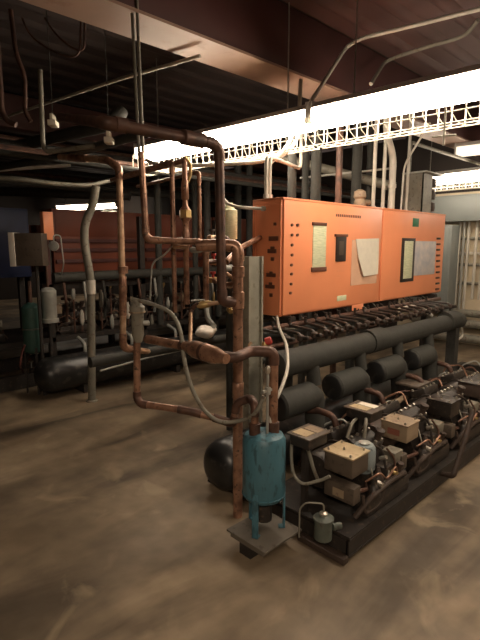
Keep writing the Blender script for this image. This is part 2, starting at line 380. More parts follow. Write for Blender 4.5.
# dark gauge
fquad(cabL, ((336, 236), (344.5, 261)), 0.014, 'dark', 'gauge_body')
x0, z1 = front(334.5, 234); x1, z0 = front(346.5, 237); fbox(cabL, x0, z0, x1, z1, 0.018, 'brown', 'gauge_cap', 0, 0.002)
x0, z1 = front(338, 241); x1, z0 = front(342, 255); fbox(cabL, x0, z0, x1, z1, 0.016, 'brown_box', 'gauge_window')
# lettering row (unreadable in the photo: a broken dark line)
m_ = MB(); xa, za = front(336, 215); xb, _ = front(360, 217)
k = xa
while k < xb: m_.box((k - BX0, -0.0012, za - BZ0 - 0.012), (k - BX0 + 0.018, 0.001, za - BZ0 + 0.01)); k += 0.028
m_.build('lettering', 'brown', cabL)
m_ = MB()
for (px, py) in ((337, 271), (337, 276), (341, 271)):
    xa, za = front(px, py); m_.box((xa - BX0, -0.0012, za - BZ0 - 0.004), (xa - BX0 + 0.05, 0.001, za - BZ0 + 0.004))
m_.build('small_print', 'orange_edge', cabL)
x0, z1 = front(352, 240); x1, z0 = front(376, 283); fbox(cabL, x0, z0, x1, z1, 0.004, 'sleeve', 'plastic_sleeve')
x0, z1 = front(355, 239); x1, z0 = front(376.5, 274); zz = (z1 - z0)
MB().prism([(x0 - BX0, -0.012, z1 - BZ0), (x1 - BX0 , -0.010, z1 - BZ0 + 0.01), (x1 - BX0 + 0.01, -0.012, z0 - BZ0), (x0 - BX0 + 0.12, -0.03, z0 - BZ0 - 0.01), (x0 - BX0 + 0.04, -0.02, z1 - BZ0 - zz * .5)], (0, 0.006, 0)).build('folded_paper', 'paper', cabL)
fquad(cabL, ((337, 296), (346, 300)), 0.003, 'cream', 'small_label')
fquad(cabL, ((352, 305), (363, 309)), 0.003, 'orange_edge', 'small_label')
for (px, py) in ((291.5, 225), (297, 225), (291.5, 235), (297, 235), (291.5, 245), (291.5, 255), (291, 265), (291, 274), (290.5, 284), (290, 293)):
    xa, za = front(px, py); MB().cyl((xa - BX0, -0.012, za - BZ0), (xa - BX0, 0.002, za - BZ0), 0.011, n=10).build('indicator', 'brown', cabL)
# right cabinet
fquad(cabR, ((413, 218), (418.5, 227)), 0.003, 'green', 'sticker')
fquad(cabR, ((402, 238), (412.5, 281)), 0.010, 'dark', 'strip_frame')
fquad(cabR, ((404, 241), (410.5, 278)), 0.013, 'cream', 'scale_strip')
fquad(cabR, ((413.5, 241), (434, 274)), 0.004, 'paper_blue', 'printed_sheet')
for k in range(10):
    xa, za = front(438.3 - 0.15 * k, 238.5 + 5.6 * k); z_ = za - BZ0; xx = xa - XS - 0.004
    MB().box((xx - 0.045, -0.010, z_ - 0.012), (xx + 0.045, 0.002, z_ + 0.010), 0.004).build('louvre', 'brown' if k % 2 else 'cast2', cabR)
# side face of the near cabinet
for (px, py, a, b) in ((274, 238.5, 0.045, 0.017), (273, 248, 0.018, 0.012), (272.5, 251, 0.042, 0.016), (273, 259, 0.014, 0.014), (271.5, 273, 0.013, 0.012), (271.5, 275, 0.045, 0.014), (271, 284, 0.014, 0.013), (270.5, 286.5, 0.045, 0.014), (271.5, 295, 0.013, 0.014), (275.5, 224, 0.011, 0.011)):
    yy, zz = side(px, py); MB().box((-0.014, yy - a - BY, zz - b - BZ0), (0.002, yy + a - BY, zz + b - BZ0), 0.004).build('knockout', 'brown', cabL)
for (px, py) in ((281, 205), (280.5, 245), (279, 278)):
    yy, zz = side(px, py); MB().cyl((-0.008, yy - BY, zz - BZ0), (0.002, yy - BY, zz - BZ0), 0.007, n=8).build('screw', 'orange_edge', cabL)
m_ = MB().box((-0.004, 0.02, 0.03), (0.0, 0.035, BZ1 - BZ0 - 0.03)).box((-0.004, BD - 0.035, 0.03), (0.0, BD - 0.02, BZ1 - BZ0 - 0.03)).box((-0.004, 0.035, BZ1 - BZ0 - 0.045), (0, BD - 0.035, BZ1 - BZ0 - 0.03))
m_.build('side_flange', 'orange_edge', cabL)

# conduits entering the cabinet top from the ceiling
for (px, py, r, lab) in ((266, 197, 0.015, 'white vertical conduit into the near end of the orange cabinet top, left of a pair'),
                         (269.5, 197, 0.015, 'white vertical conduit into the near end of the orange cabinet top, right of a pair'),
                         (373, 205, 0.018, 'white vertical conduit entering the orange cabinet top, leftmost of the middle cluster'),
                         (382.5, 207, 0.018, 'white vertical conduit entering the orange cabinet top, second of the middle cluster'),
                         (406, 208, 0.016, 'thin white vertical conduit entering the orange cabinet top just left of the grey box')):
    p = at(px, py, y=1.33); dx = 0.03 if px > 380 else 0
    pipe('vertical_conduit', lab, 'conduit', ([(p.x, 1.33, BZ1 + 0.003), (p.x + dx * 0.3, 1.33, at(px, 101 if px < 400 else 96, y=1.33).z), (p.x - 0.18, -1.5, at(px, 101 if px < 400 else 96, y=1.33).z), (p.x - 0.18, -1.5, ZC + 0.02)] if px > 300 else [(p.x, 1.33, BZ1 + 0.003), (p.x, 1.33, 2.27), (1.55, 1.62, 2.29), (1.55, 1.62, 2.70)]), r, 'white_pipe', group=None, extra=(((p.x, 1.33, BZ1 + 0.02), (0, 0, 0.015), 1.5),))
p = at(391, 207, y=1.3)
pipe('vertical_conduit', 'thick pale conduit entering the cabinet top with a bend high up', 'conduit', [(p.x, 1.3, BZ1 + 0.003), (p.x, 1.3, 2.50), (p.x - 0.16, 1.3, 2.68), (p.x - 0.16, 1.3, at(384, 102, y=1.3).z), (p.x - 0.36, -1.55, at(384, 102, y=1.3).z), (p.x - 0.36, -1.55, ZC + 0.02)], 0.034, 'white_pipe', 0.18, extra=(((p.x, 1.3, 2.2), (0, 0, 0.02), 1.25),))
p = at(401, 207, y=1.25); q = at(430, 123, y=1.1)
pipe('diagonal_conduit', 'thin white cable slanting up from the cabinet top to the wire guard', 'cable', [(p.x, 1.25, BZ1 + 0.004), at(404, 165, y=1.25), q], 0.010, 'white_pipe', 0.1)
p = at(417, 172, y=1.3)
pipe('vertical_conduit', 'dark vertical conduit rising behind the grey box on the cabinet', 'conduit', [(3.3, 1.47, BZ1 + 0.005), (3.3, 1.47, 2.75), (5.9, 1.47, 2.75), (5.9, 1.47, ZC + 0.02)], 0.02, 'post')
# grey relay box with coils on the cabinet
t = thing('relay_box', 'grey open-sided box with dark coils standing on the far end of the cabinet top', 'box', (3.14, 1.22, BZ1 + 0.005))
MB().box((0, 0, 0), (0.22, 0.012, 0.42)).box((0, 0, 0), (0.012, 0.22, 0.42)).build('housing', 'grey_box', t)
MB().box((-0.02, -0.04, 0.42), (0.42, 0.24, 0.437), 0.003).build('lid', 'steel', t)
for k in range(3): MB().lathe((0.32, 0.09, 0.02 + 0.13 * k), (0, 0, 1), [(0.03, 0), (0.08, 0.01), (0.085, 0.05), (0.08, 0.1), (0.03, 0.125)], 14).build('coil', 'cast2', t)
t = thing('small_valve_body', 'small tan rounded device sitting on the cabinet top left of the conduit cluster', 'device', (2.1, 1.34, BZ1 + 0.004))
MB().lathe((0, 0, 0), (0, 0, 1), [(0.05, 0), (0.06, 0.03), (0.045, 0.08), (0.06, 0.1), (0.055, 0.15), (0.02, 0.17)], 14).build('body', 'tan_box', t)
MB().cyl((0.02, 0, 0.06), (0.17, 0, 0.06), 0.025).build('outlet', 'tan_box', t)

# ================================================================== HEADER PIPE, DROPS AND DRUMS
t = thing('header_pipe', 'long thick grey-black insulated header pipe running below the orange cabinets', 'pipe', (0.30, 0.80, 0.83))
MB().tube([(0, 0, 0), (0.015, 0, 0), (2.98, 0.0, -0.02), (3.0, 0, -0.02)], [0.07, 0.092, 0.084, 0.068], 20).build('pipe_run', 'insul', t)
for k, x in enumerate((1.12, 2.62)): MB().tube([(x, 0, 0.0), (x + 0.22, 0, 0)], 0.099, 20).build('insulation_sleeve', 'insul', t)
for k in range(4): MB().tube([(0.37 + 0.6 * k, -0.03, -0.05), (0.37 + 0.6 * k, -0.055, -0.19)], 0.047, 14).build('drop_pipe', 'insul', t)
hd = t
def drum(x, label):
    t = thing('suction_elbow', label, 'pipe', (x - 0.05, 0.72, 0.59), group='insulated suction elbows under the header')
    MB().tube([(0, 0, 0), (0.012, 0, 0), (0.34, 0, 0)], [0.086, 0.097, 0.095], 20).build('barrel', 'insul', t)
    MB().tube([(-0.006, 0, 0), (0.0, 0, 0)], [0.078, 0.086], 20).build('end_plug', 'black_paint', t)
    MB().tube(fillet([(0.28, 0, 0), (0.40, 0, 0), (0.40, 0, -0.12), (0.40, -0.02, -0.30)], 0.09), 0.07, 16).build('down_elbow', 'insul', t)
    return t
for x, l in ((0.29, 'black insulated suction elbow behind the near junction box, first under the header'), (0.89, 'black insulated suction elbow, second from the camera under the header'),
             (1.49, 'black insulated suction elbow, third from the camera under the header'), (2.09, 'black insulated suction elbow, fourth from the camera under the header')):
    drum(x, l)
# receiver tank
t = thing('receiver_tank', 'black dome-ended receiver tank lying under the front rack behind the copper riser', 'tank', (-0.10, 0.95, 0))
MB().lathe((0, 0, 0.20), (1, 0, 0), [(0.01, -0.005), (0.07, 0.0), (0.12, 0.022), (0.155, 0.06), (0.168, 0.11), (0.168, 3.2), (0.12, 3.27), (0.01, 3.3)], 32).build('shell', 'black_paint', t)
for x in (0.25, 2.7): MB().box((x, -0.12, 0.0), (x + 0.05, 0.12, 0.06)).build('saddle', 'frame', t)

# small valve stubs along the header, under the cabinet
def stub(x, dz):
    g = thing('stub_valve', 'small dark valve between header and orange cabinet, first from the near end', 'valve', (x, 0.86, 0.925), group='line valves above the header pipe')
    return g
st0 = None
for k in range(19):
    x = 0.50 + 0.148 * k
    if st0 is None:
        st0 = stub(x, 0)
        MB().tube(fillet([(0, 0, 0.0), (0, 0, 0.075), (0, 0.25, 0.085), (0, 0.25, 0.135)], 0.04), 0.012, 8).build('stem_pipe', 'cast', st0)
        MB().lathe((0, 0, 0.02), (0, 0, 1), [(0.015, 0), (0.026, 0.008), (0.026, 0.04), (0.015, 0.05)], 10).build('valve_body', 'cast2', st0)
        MB().lathe((0, -0.02, 0.045), (0, -1, 0.2), [(0.012, 0), (0.016, 0.01), (0.016, 0.04), (0.006, 0.045)], 10).build('cap', 'cast', st0)
    else:
        s_ = dup(st0, (x, 0.86 + random.uniform(-0.01, 0.02), 0.915 + random.uniform(0, 0.006)), label='small dark valve between header and orange cabinet, %s from the near end' % ORD[k]); s_.rotation_euler = (0, 0, random.uniform(-0.25, 0.25))
# pipe lines behind the header
for k, (z, yy, r, mm) in enumerate(((1.0, 1.12, 0.022, 'copper_dark'), (0.93, 1.2, 0.03, 'insul'), (0.86, 1.12, 0.018, 'copper_dark'), (0.74, 1.2, 0.025, 'insul'))):
    pipe('liquid_line', ['thin dark copper line', 'black insulated line', 'lower dark copper line', 'lower black insulated line'][k] + ' running just behind the header pipe', 'pipe', [(0.5, yy, z), (3.5, yy, z)], r, mm, group=None)
# thin hoses looping in the cabinet gap
for k in range(9):
    x = 0.75 + 0.31 * k
    pipe('capillary_loop', 'thin tubing loop hanging under the orange cabinet, %s from the near end' % ORD[k], 'tube', [(x, 1.22, BZ0), (x, 1.1, 0.98), (x + 0.08, 1.0, 0.99 - 0.05 * (k % 3)), (x + 0.16, 1.08, 0.97), (x + 0.2, 1.22, BZ0)], 0.006, 'cast2' if k % 4 else 'post', 0.05, group='tubing loops under the cabinet', n=6)

# ================================================================== COMPRESSORS
def compressor(label, loc, termm, lidm, motorm, ox=-0.05):
    t = thing('compressor', label, 'compressor', loc, group=None)
    # crankcase with chamfered sides
    prof = [(0.2, 0.06, 0.02), (0.2, 0.44, 0.02), (0.2, 0.46, 0.10), (0.2, 0.40, 0.24), (0.2, 0.32, 0.27), (0.2, 0.18, 0.27), (0.2, 0.10, 0.24), (0.2, 0.04, 0.10)]
    MB().prism(prof, (0.29, 0, 0)).build('crankcase', 'cast', t)
    MB().lathe((0.0, 0.25, 0.185), (1, 0, 0), [(0.05, 0.0), (0.095, 0.008), (0.108, 0.03), (0.108, 0.2), (0.125, 0.205), (0.125, 0.225)], 24).build('motor_housing', motorm, t)
    MB().lathe((0.49, 0.25, 0.155), (1, 0, 0), [(0.12, 0), (0.12, 0.02), (0.07, 0.035), (0.05, 0.06), (0.02, 0.065)], 20).build('end_cover', 'cast2', t)
    for k in range(8):
        a = k * math.pi / 4; MB().cyl((0.505, 0.25 + 0.1 * math.cos(a), 0.155 + 0.1 * math.sin(a)), (0.52, 0.25 + 0.1 * math.cos(a), 0.155 + 0.1 * math.sin(a)), 0.009, n=6).build('cover_bolt', 'chrome', t)
    for s_ in (-1, 1):
        R = Matrix.Translation((0.35, 0.25 + s_ * 0.10, 0.285)) @ Matrix.Rotation(-s_ * math.radians(24), 4, 'X')
        h_ = MB().box((-0.12, -0.065, -0.03), (0.12, 0.065, 0.035), 0.012, R).build('cylinder_head', 'cast', t)
        for i in range(4):
            for j in (-1, 1):
                pa = R @ Vector((-0.095 + i * 0.063, j * 0.048, 0.03)); pb = R @ Vector((-0.095 + i * 0.063, j * 0.048, 0.048)); MB().cyl(pa, pb, 0.010, n=6).build('head_bolt', 'chrome', h_)
        KIDS.setdefault(h_.name, [])
    # terminal box over the near (-X) end
    tb = MB().box((-0.04, -0.02, 0.25), (0.12, 0.16, 0.355), 0.006).build('terminal_box', termm, t)
    MB().box((-0.046, -0.026, 0.356), (0.126, 0.166, 0.366), 0.003).build('lid', lidm, tb)
    for (x, yy) in ((-0.03, 0.0), (0.10, 0.0), (-0.03, 0.14), (0.10, 0.14), (0.03, 0.08)):
        MB().cyl((x, yy, 0.366), (x, yy, 0.380), 0.008, 0.005, n=8).build('screw', 'chrome' if x else 'dark', tb)
    # oil control box low on the end face
    ob = MB().box((ox, -0.04, 0.11), (ox + 0.07, 0.15, 0.205), 0.006).build('oil_control_box', 'brown_box', t)
    MB().box((ox - 0.003, 0.02, 0.13), (ox + 0.001, 0.09, 0.175)).build('label_plate', 'tan_box', ob)
    MB().tube(fillet([(ox + 0.06, 0.0, 0.15), (0.10, -0.03, 0.15), (0.15, 0.0, 0.12), (0.23, 0.06, 0.10)], 0.04), 0.012, 8).build('oil_pipe', 'copper_dark', t)
    # service valves
    MB().lathe((0.43, 0.12, 0.26), (0, -0.3, 1), [(0.03, 0), (0.034, 0.02), (0.022, 0.04), (0.022, 0.08), (0.03, 0.085), (0.03, 0.11), (0.01, 0.115)], 12).build('service_valve', 'cast2', t)
    MB().tube(fillet([(0.43, 0.4, 0.26), (0.43, 0.42, 0.36), (0.43, 0.55, 0.37), (0.40, 0.62, 0.36)], 0.05), 0.022, 10).build('discharge_pipe', 'copper_dark', t)
    MB().tube(fillet([(0.3, 0.10, 0.12), (0.3, -0.01, 0.10), (0.3, -0.03, 0.04), (0.45, -0.03, 0.04), (0.55, -0.02, 0.06), (0.55, 0.05, 0.12)], 0.03), 0.008, 8).build('oil_line', 'copper_dark', t)
    MB().tube(fillet([(0.2, 0.02, 0.27), (0.14, -0.04, 0.2), (0.2, -0.05, 0.12), (0.33, -0.04, 0.17), (0.4, 0.05, 0.24)], 0.04), 0.004, 6).build('capillary', 'post', t)
    MB().tube(fillet([(0.35, 0.0, 0.3), (0.41, -0.03, 0.22), (0.36, -0.05, 0.15), (0.46, -0.02, 0.10)], 0.04), 0.006, 6).build('capillary', 'copper_dark', t)
    MB().cyl((0.35, 0.025, 0.10), (0.35, 0.065, 0.11), 0.028).build('sight_glass', 'brass', t)
    MB().box((0.44, -0.01, 0.17), (0.54, 0.08, 0.24), 0.006).build('pressure_switch', 'grey_box', t)
    MB().box((0.06, -0.065, 0.0), (0.54, 0.03, 0.10), 0.02).build('sump', 'cast', t)
    MB().lathe((0.14, -0.05, 0.10), (0.1, 0.1, 1), [(0.035, 0), (0.04, 0.01), (0.03, 0.06), (0.02, 0.07), (0.02, 0.10)], 12).build('valve_stub', 'cast', t)
    MB().tube(fillet([(0.0, -0.02, 0.02), (0.08, -0.07, 0.13), (0.28, -0.07, 0.15), (0.5, -0.05, 0.12), (0.58, 0.0, 0.03)], 0.05), 0.016, 8).build('crossover_pipe', 'cast2', t)
    MB().lathe((0.25, -0.01, 0.07), (0, 0, 1), [(0.03, 0), (0.036, 0.01), (0.036, 0.09), (0.02, 0.11), (0.008, 0.15)], 14).build('oil_filter', 'cast2', t)
    MB().box((0.30, -0.03, 0.12), (0.40, 0.05, 0.20), 0.01).build('oil_pump', 'cast', t)
    MB().tube(fillet([(0.04, -0.04, 0.14), (0.04, -0.06, 0.04), (0.18, -0.06, 0.04), (0.3, -0.05, 0.16)], 0.03), 0.009, 8).build('oil_line', 'cast2', t)
    MB().tube(fillet([(0.08, -0.03, 0.20), (0.16, -0.07, 0.24), (0.26, -0.06, 0.16), (0.34, -0.07, 0.22), (0.42, -0.04, 0.13)], 0.03), 0.006, 6).build('capillary', 'copper', t)
    MB().lathe((0.44, -0.02, 0.08), (0, -0.25, 1), [(0.02, 0), (0.028, 0.01), (0.028, 0.05), (0.015, 0.06), (0.015, 0.10), (0.02, 0.105), (0.02, 0.12)], 10).build('valve_stub', 'cast2', t)
    MB().cyl((0.17, -0.05, 0.17), (0.17, -0.085, 0.165), 0.016, n=8).build('flare_nut', 'chrome', t)
    MB().cyl((0.37, -0.03, 0.16), (0.37, -0.065, 0.155), 0.014, n=8).build('flare_nut', 'brass', t)
    MB().cyl((0.28, 0.0, 0.26), (0.28, -0.04, 0.28), 0.012, n=8).build('flare_nut', 'chrome', t)
    MB().tube(fillet([(0.12, 0.1, 0.30), (0.22, 0.05, 0.36), (0.30, 0.0, 0.31), (0.30, -0.03, 0.2)], 0.04), 0.008, 8).build('cable', 'cast', t)
    for (x, yy) in ((0.21, 0.05), (0.42, 0.05), (0.21, 0.39), (0.42, 0.39)):
        MB().box((x, yy, 0.0), (x + 0.06, yy + 0.06, 0.03)).build('foot', 'frame', t)
    return t
DZ = 0.133
comps = [compressor('near compressor with tan terminal box lid and pale blue-grey dome', (0.15, 0.09, DZ), 'brown_box', 'tan', 'cast'),
         compressor('greasy compressor with tan terminal box marked by a red label, second along the skid', (0.79, 0.11, DZ), 'tan_box', 'tan_box', 'cast2', -0.13),
         compressor('dark greasy compressor with rows of head bolts, third along the skid', (1.42, 0.10, DZ), 'cast', 'cast', 'cast'),
         compressor('dark compressor at the right edge of the frame, fourth along the skid', (2.04, 0.12, DZ), 'cast2', 'cast', 'cast')]
MB().lathe((0.19, 0.05, 0.20), (0, 0, 1), [(0.05, 0), (0.064, 0.02), (0.064, 0.14), (0.05, 0.158), (0.02, 0.163)], 20).build('motor_dome', 'blue_motor', comps[0])
MB().lathe((0.19, 0.05, 0.362), (0, 0, 1), [(0.03, 0), (0.035, 0.008), (0.012, 0.015)], 12).build('dome_cap', 'steel', comps[0])
tb = [c for c in KIDS[comps[1].name] if c.name.startswith('terminal_box')][0]
MB().box((-0.044, 0.03, 0.285), (-0.0395, 0.11, 0.325)).build('label_plate', 'red_label', tb)

def junction_box(label, loc, sz, zt, stand, second):
    t = thing('junction_box', label, 'box', loc)
    a, b = sz; h = zt - loc[2]
    MB().box((0.015, 0.015, h - 0.07), (a - 0.015, b - 0.015, h - 0.012), 0.004).build('box_body', 'frame', t)
    MB().box((0, 0, h - 0.012), (a, b, h - 0.002), 0.003).build('lid', 'brown_box', t)
    MB().box((0.02, b * 0.25, h - 0.002), (a * 0.5, b * 0.85, h + 0.0008)).build('label_plate', 'tan', t)
    MB().box((a * 0.56, b * 0.2, h - 0.002), (a * 0.88, b * 0.8, h + 0.0008)).build('label_plate', second, t)
    MB().box((stand[0], stand[1], 0), (stand[0] + 0.03, stand[1] + 0.03, h - 0.07)).build('stand', 'frame', t)
    return t
junction_box('black junction box on a stand with tan label on its lid, beside the blue tank', (-0.085, 0.205, DZ), (0.19, 0.155), 0.62, (0.115, 0.11), 'tan_box')
junction_box('black junction box with a flat tan-and-white labelled lid behind the tan terminal box', (0.49, 0.19, DZ), (0.17, 0.20), 0.62, (0.14, 0.17), 'paper')
pipe('flexible_conduit', 'grey flexible conduit looping from the near junction box down to the first terminal box', 'conduit',
     [at(292, 437, z=0.55), at(291, 455, d=2.48), at(293, 475, d=2.42), at(302, 485, d=2.38), at(322, 480, d=2.36), at(330, 476, x=0.03)], 0.009, 'post', 0.08, n=8)
pipe('flexible_conduit', 'grey flexible conduit dropping straight from the near junction box', 'conduit',
     [at(304, 441, z=0.55), at(309, 452, d=2.45), at(313, 468, d=2.42), at(318, 480, d=2.45)], 0.010, 'post', 0.05, n=8)
pipe('flexible_conduit', 'grey flexible conduit slanting left under the labelled lid behind the tan plate', 'conduit',
     [at(362, 413, z=0.52), at(352, 423, d=2.65), at(347, 438, d=2.62)], 0.010, 'post', 0.05, n=8)
pipe('flexible_conduit', 'short grey flexible conduit hanging straight under the labelled lid behind the tan plate', 'conduit',
     [at(366, 413, z=0.52), at(366, 422, d=2.62), at(364, 438, d=2.6)], 0.010, 'post', 0.05, n=8)
# oil pot
p = at(325, 541, z=DZ)
t = thing('oil_pot', 'small grey-green round oil pot with a cap standing on the near corner of the skid', 'pot', (p.x + 0.01, p.y + 0.02, DZ))
MB().lathe((0, 0, 0), (0, 0, 1), [(0.04, 0), (0.045, 0.004), (0.045, 0.10), (0.052, 0.104), (0.052, 0.115), (0.03, 0.125), (0.02, 0.13)], 20).build('body', 'pot', t)
MB().lathe((0, 0, 0.128), (0, 0, 1), [(0.02, 0), (0.022, 0.012), (0.008, 0.02)], 12).build('cap', 'chrome', t)
MB().cyl((0.04, -0.03, 0.06), (0.08, -0.05, 0.06), 0.018).build('side_port', 'pot', t)
MB().tube(fillet([(0, 0, 0.145), (0, 0, 0.19), (-0.07, 0.06, 0.20), (-0.08, 0.09, 0.16), (-0.08, 0.09, 0.0)], 0.02), 0.0045, 6).build('tube', 'post', t)
# rusty diagonal pipe at right
pipe('rusty_pipe', 'rusty brown pipe slanting down in front of the dark compressors at the right edge', 'pipe',
     [at(473, 410, d=3.05), at(466, 436, d=2.98), at(453, 476, d=2.9), at(438, 473, d=3.0)], 0.016, 'cast2', 0.03, fit='y')
# fat dark pipe between drums and heads
pipe('discharge_line', 'thick dusty brown pipe lying slantwise behind the second compressor', 'pipe',
     [at(384, 405, y=0.55), at(397, 402, y=0.58), at(416, 390, y=0.62)], 0.024, 'tan_box', 0.04)
for (px, py, dd, lab) in ((438, 390, 0.35, 'dark square device lid above the third compressor'),):
    p = at(px, py, y=dd); t = thing('relay_case', lab, 'box', (p.x - 0.1, dd + 0.12, DZ))
    MB().box((0, 0, p.z - DZ), (0.24, 0.2, p.z - DZ + 0.02), 0.003).build('lid', 'brown_box', t)
    MB().box((0.02, 0.02, p.z - DZ - 0.08), (0.22, 0.18, p.z - DZ)).build('box_body', 'frame', t)
    MB().box((0.1, 0.1, 0), (0.13, 0.13, p.z - DZ - 0.08)).build('stand', 'frame', t)
# pipes and lines over the skid
for k in range(14):
    x = 0.45 + 0.2 * k; yy = 0.6 + 0.03 * (k % 2)
    pipe('capillary_line', 'thin line rising from the deck behind the compressors, %s from the near end' % ORD[k], 'tube',
         [(x, yy + 0.1, DZ), (x, yy + 0.02, 0.35 + 0.03 * (k % 4)), (x + 0.08, yy - 0.1, 0.42 + 0.02 * (k % 3)), (x + 0.06, yy - 0.2, 0.3)], 0.008, ['copper_dark', 'steel', 'copper'][k % 3], 0.05, n=6, group='thin lines behind the compressors')

# ================================================================== BLUE OIL SEPARATOR TANK
t = thing('support_plate', 'grey-brown steel plate shelf bolted to the skid side under the blue tank', 'shelf', (-0.37, 0.245, 0.095))
MB().box((0, 0, 0), (0.29, 0.28, 0.012), 0.002).build('plate', 'plate', t)
MB().box((0.02, 0.03, -0.035), (0.06, 0.27, 0.0)).build('bearer', 'plate', t)
MB().box((0.24, 0.03, -0.035), (0.28, 0.27, 0.0)).build('bearer', 'plate', t)
MB().box((0.02, 0.12, -0.095), (0.10, 0.2, -0.035)).build('foot', 'frame', t)
MB().box((0.21, 0.12, -0.095), (0.28, 0.2, -0.035)).build('foot', 'frame', t)
TX, TY = -0.215, 0.40
t = thing('oil_tank', 'blue upright cylindrical tank on three strap legs at the near end of the rack', 'tank', (TX, TY, 0.107))
MB().lathe((0, 0, 0.17), (0, 0, 1), [(0.02, -0.012), (0.07, -0.008), (0.10, 0.01), (0.113, 0.035), (0.113, 0.33), (0.10, 0.355), (0.06, 0.372), (0.02, 0.376)], 32).build('shell', 'blue_tank', t)
m_ = MB().tube([(0.114 * math.cos(a), 0.114 * math.sin(a), 0.205) for a in [2 * math.pi * k / 32 for k in range(32)]], 0.003, 6, closed=True)
m_.build('weld_seam', 'blue_tank', t)
for a in (math.radians(200), math.radians(320), math.radians(80)):
    c, s_ = math.cos(a), math.sin(a); R = Matrix.Rotation(a, 4, 'Z')
    MB().box((0.104, -0.017, 0.0), (0.114, 0.017, 0.24), 0.001, R).box((0.08, -0.017, 0), (0.114, 0.017, 0.006), 0, R).build('leg', 'blue_tank', t)
MB().cyl((0.0, 0, 0.14), (0.0, 0, 0.17), 0.03).cyl((0, 0, 0.05), (0, 0, 0.14), 0.045).build('drain_boss', 'cast', t)

# ================================================================== COPPER PIPEWORK AT THE NEAR END
P1 = at(271, 430, d=2.37); 
tz = 0.107 + 0.17 + 0.36
pipe('copper_pipe', 'copper pipe from the tank top elbowing left into a fat filter', 'pipe',
     [(-0.18, 0.37, tz), (-0.18, 0.37, 1.07), (-0.27, 0.45, 1.075), at(236, 358, z=1.06), at(219, 356, z=1.07), at(190, 347, z=1.08), at(147, 339, z=1.08)], 0.024, 'copper', 0.045, fit='y', fitm='copper_dark',
     extra=(((-0.18, 0.37, tz + 0.03), (0, 0, 0.035), 1.35),))
a = at(220, 357, z=1.07); b = at(190, 347.5, z=1.08); dv = (b - a)
t = thing('filter_drier', 'fat spindle-shaped copper filter in the horizontal pipe left of the main riser', 'filter', a)
MB().tube([dv * k for k in (-0.2, -0.05, 0.05, 0.2, 0.8, 0.95, 1.05, 1.2)], [0.025, 0.029, 0.038, 0.045, 0.045, 0.038, 0.029, 0.025], 16).build('shell', 'copper', t)
MB().tube([dv * 0.46, dv * 0.54], 0.0475, 16).build('band', 'copper_dark', t)
pipe('copper_pipe', 'lower copper pipe arching over the tank rim then running left and up the far side', 'pipe',
     [(-0.265, 0.42, tz), (-0.265, 0.42, 0.80), at(250, 398, d=2.42), at(237, 403, d=2.44), at(233, 424, d=2.45), at(222, 420, d=2.46), at(190, 411, d=2.5), at(141, 404, d=2.56), at(137, 398, d=2.58), at(137, 300, d=2.58)], 0.02, 'copper', 0.05, fit='y', fitm='copper_dark',
     extra=(((-0.265, 0.42, tz + 0.03), (0, 0, 0.035), 1.5),))
# valve body on that pipe
p = at(138, 335, d=2.58); q = at(138, 305, d=2.58)
t = thing('regulator_valve', 'grey cylindrical regulator valve at the top of the far-left copper drop', 'valve', p)
hh = q.z - p.z
MB().lathe((0, 0, 0), (0, 0, 1), [(0.022, -0.04), (0.03, -0.01), (0.034, 0.0), (0.034, hh * 0.75), (0.042, hh * 0.78), (0.042, hh * 0.95), (0.03, hh), (0.02, hh + 0.03)], 16).build('body', 'grey_box', t)
MB().tube([(0, 0, hh * 0.75), (0, 0, hh * 0.8)], 0.046, 12).build('collar', 'tan_box', t)
MB().tube([(0, 0, hh * 0.4), (0.05, -0.04, hh * 0.4)], 0.014, 8).build('side_port', 'steel', t)
# main risers
R0 = Vector((-0.12, 0.7, 0.0))
pipe('copper_riser', 'straight thick copper riser standing on the floor beside the blue tank', 'pipe',
     [R0, (-0.115, 0.7, 1.60), (-0.19, 0.79, 1.605), (-0.26, 0.88, 1.60)], 0.029, 'copper', 0.07, fit='y', n=14, extra=(((-0.116, 0.7, 0.78), (0, 0, 0.05), 1.15), ((-0.115, 0.7, 1.3), (0, 0, 0.05), 1.2), ((-0.115, 0.7, 1.46), (0, 0, 0.03), 1.2)))
pipe('copper_pipe', 'thick dark copper pipe crossing high at left, turning down and joining the main riser', 'pipe',
     [at(60, 117, d=3.3), at(106, 123, y=0.75), at(212, 143, y=0.75), at(219, 150, y=0.75), at(222, 301, y=0.72), (-0.145, 0.70, 1.29)], 0.026, 'copper_dark', 0.06, fit='y', fitm='copper_dark', n=14,
     extra=((at(193, 139, y=0.75), (0.07, 0, 0), 1.45), (at(120, 125, y=0.75), (0.03, 0, 0), 1.3)))
pipe('copper_pipe', 'small brass-coloured pipe tee running left from the main riser with a valve', 'pipe',
     [at(232, 301.5, d=2.82), at(196, 305, d=2.85), at(191, 310, d=2.86), at(190, 345, d=2.6)], 0.012, 'copper_pale', 0.03, fit='y', fitm='copper_dark')
p = at(208, 304, d=2.85); q = at(201, 305, d=2.85)
t = thing('ball_valve', 'small brass ball valve in the thin pipe left of the riser', 'valve', p); dv = q - p
MB().tube([dv * -0.6, dv * 0, dv * 1.0, dv * 1.6], [0.014, 0.022, 0.022, 0.014], 12).build('body', 'brass', t)
MB().tube([dv * 0.5, dv * 0.5 + Vector((0, 0, 0.03)), dv * 2.4 + Vector((0, 0, 0.035))], 0.005, 6).build('handle', 'steel', t)
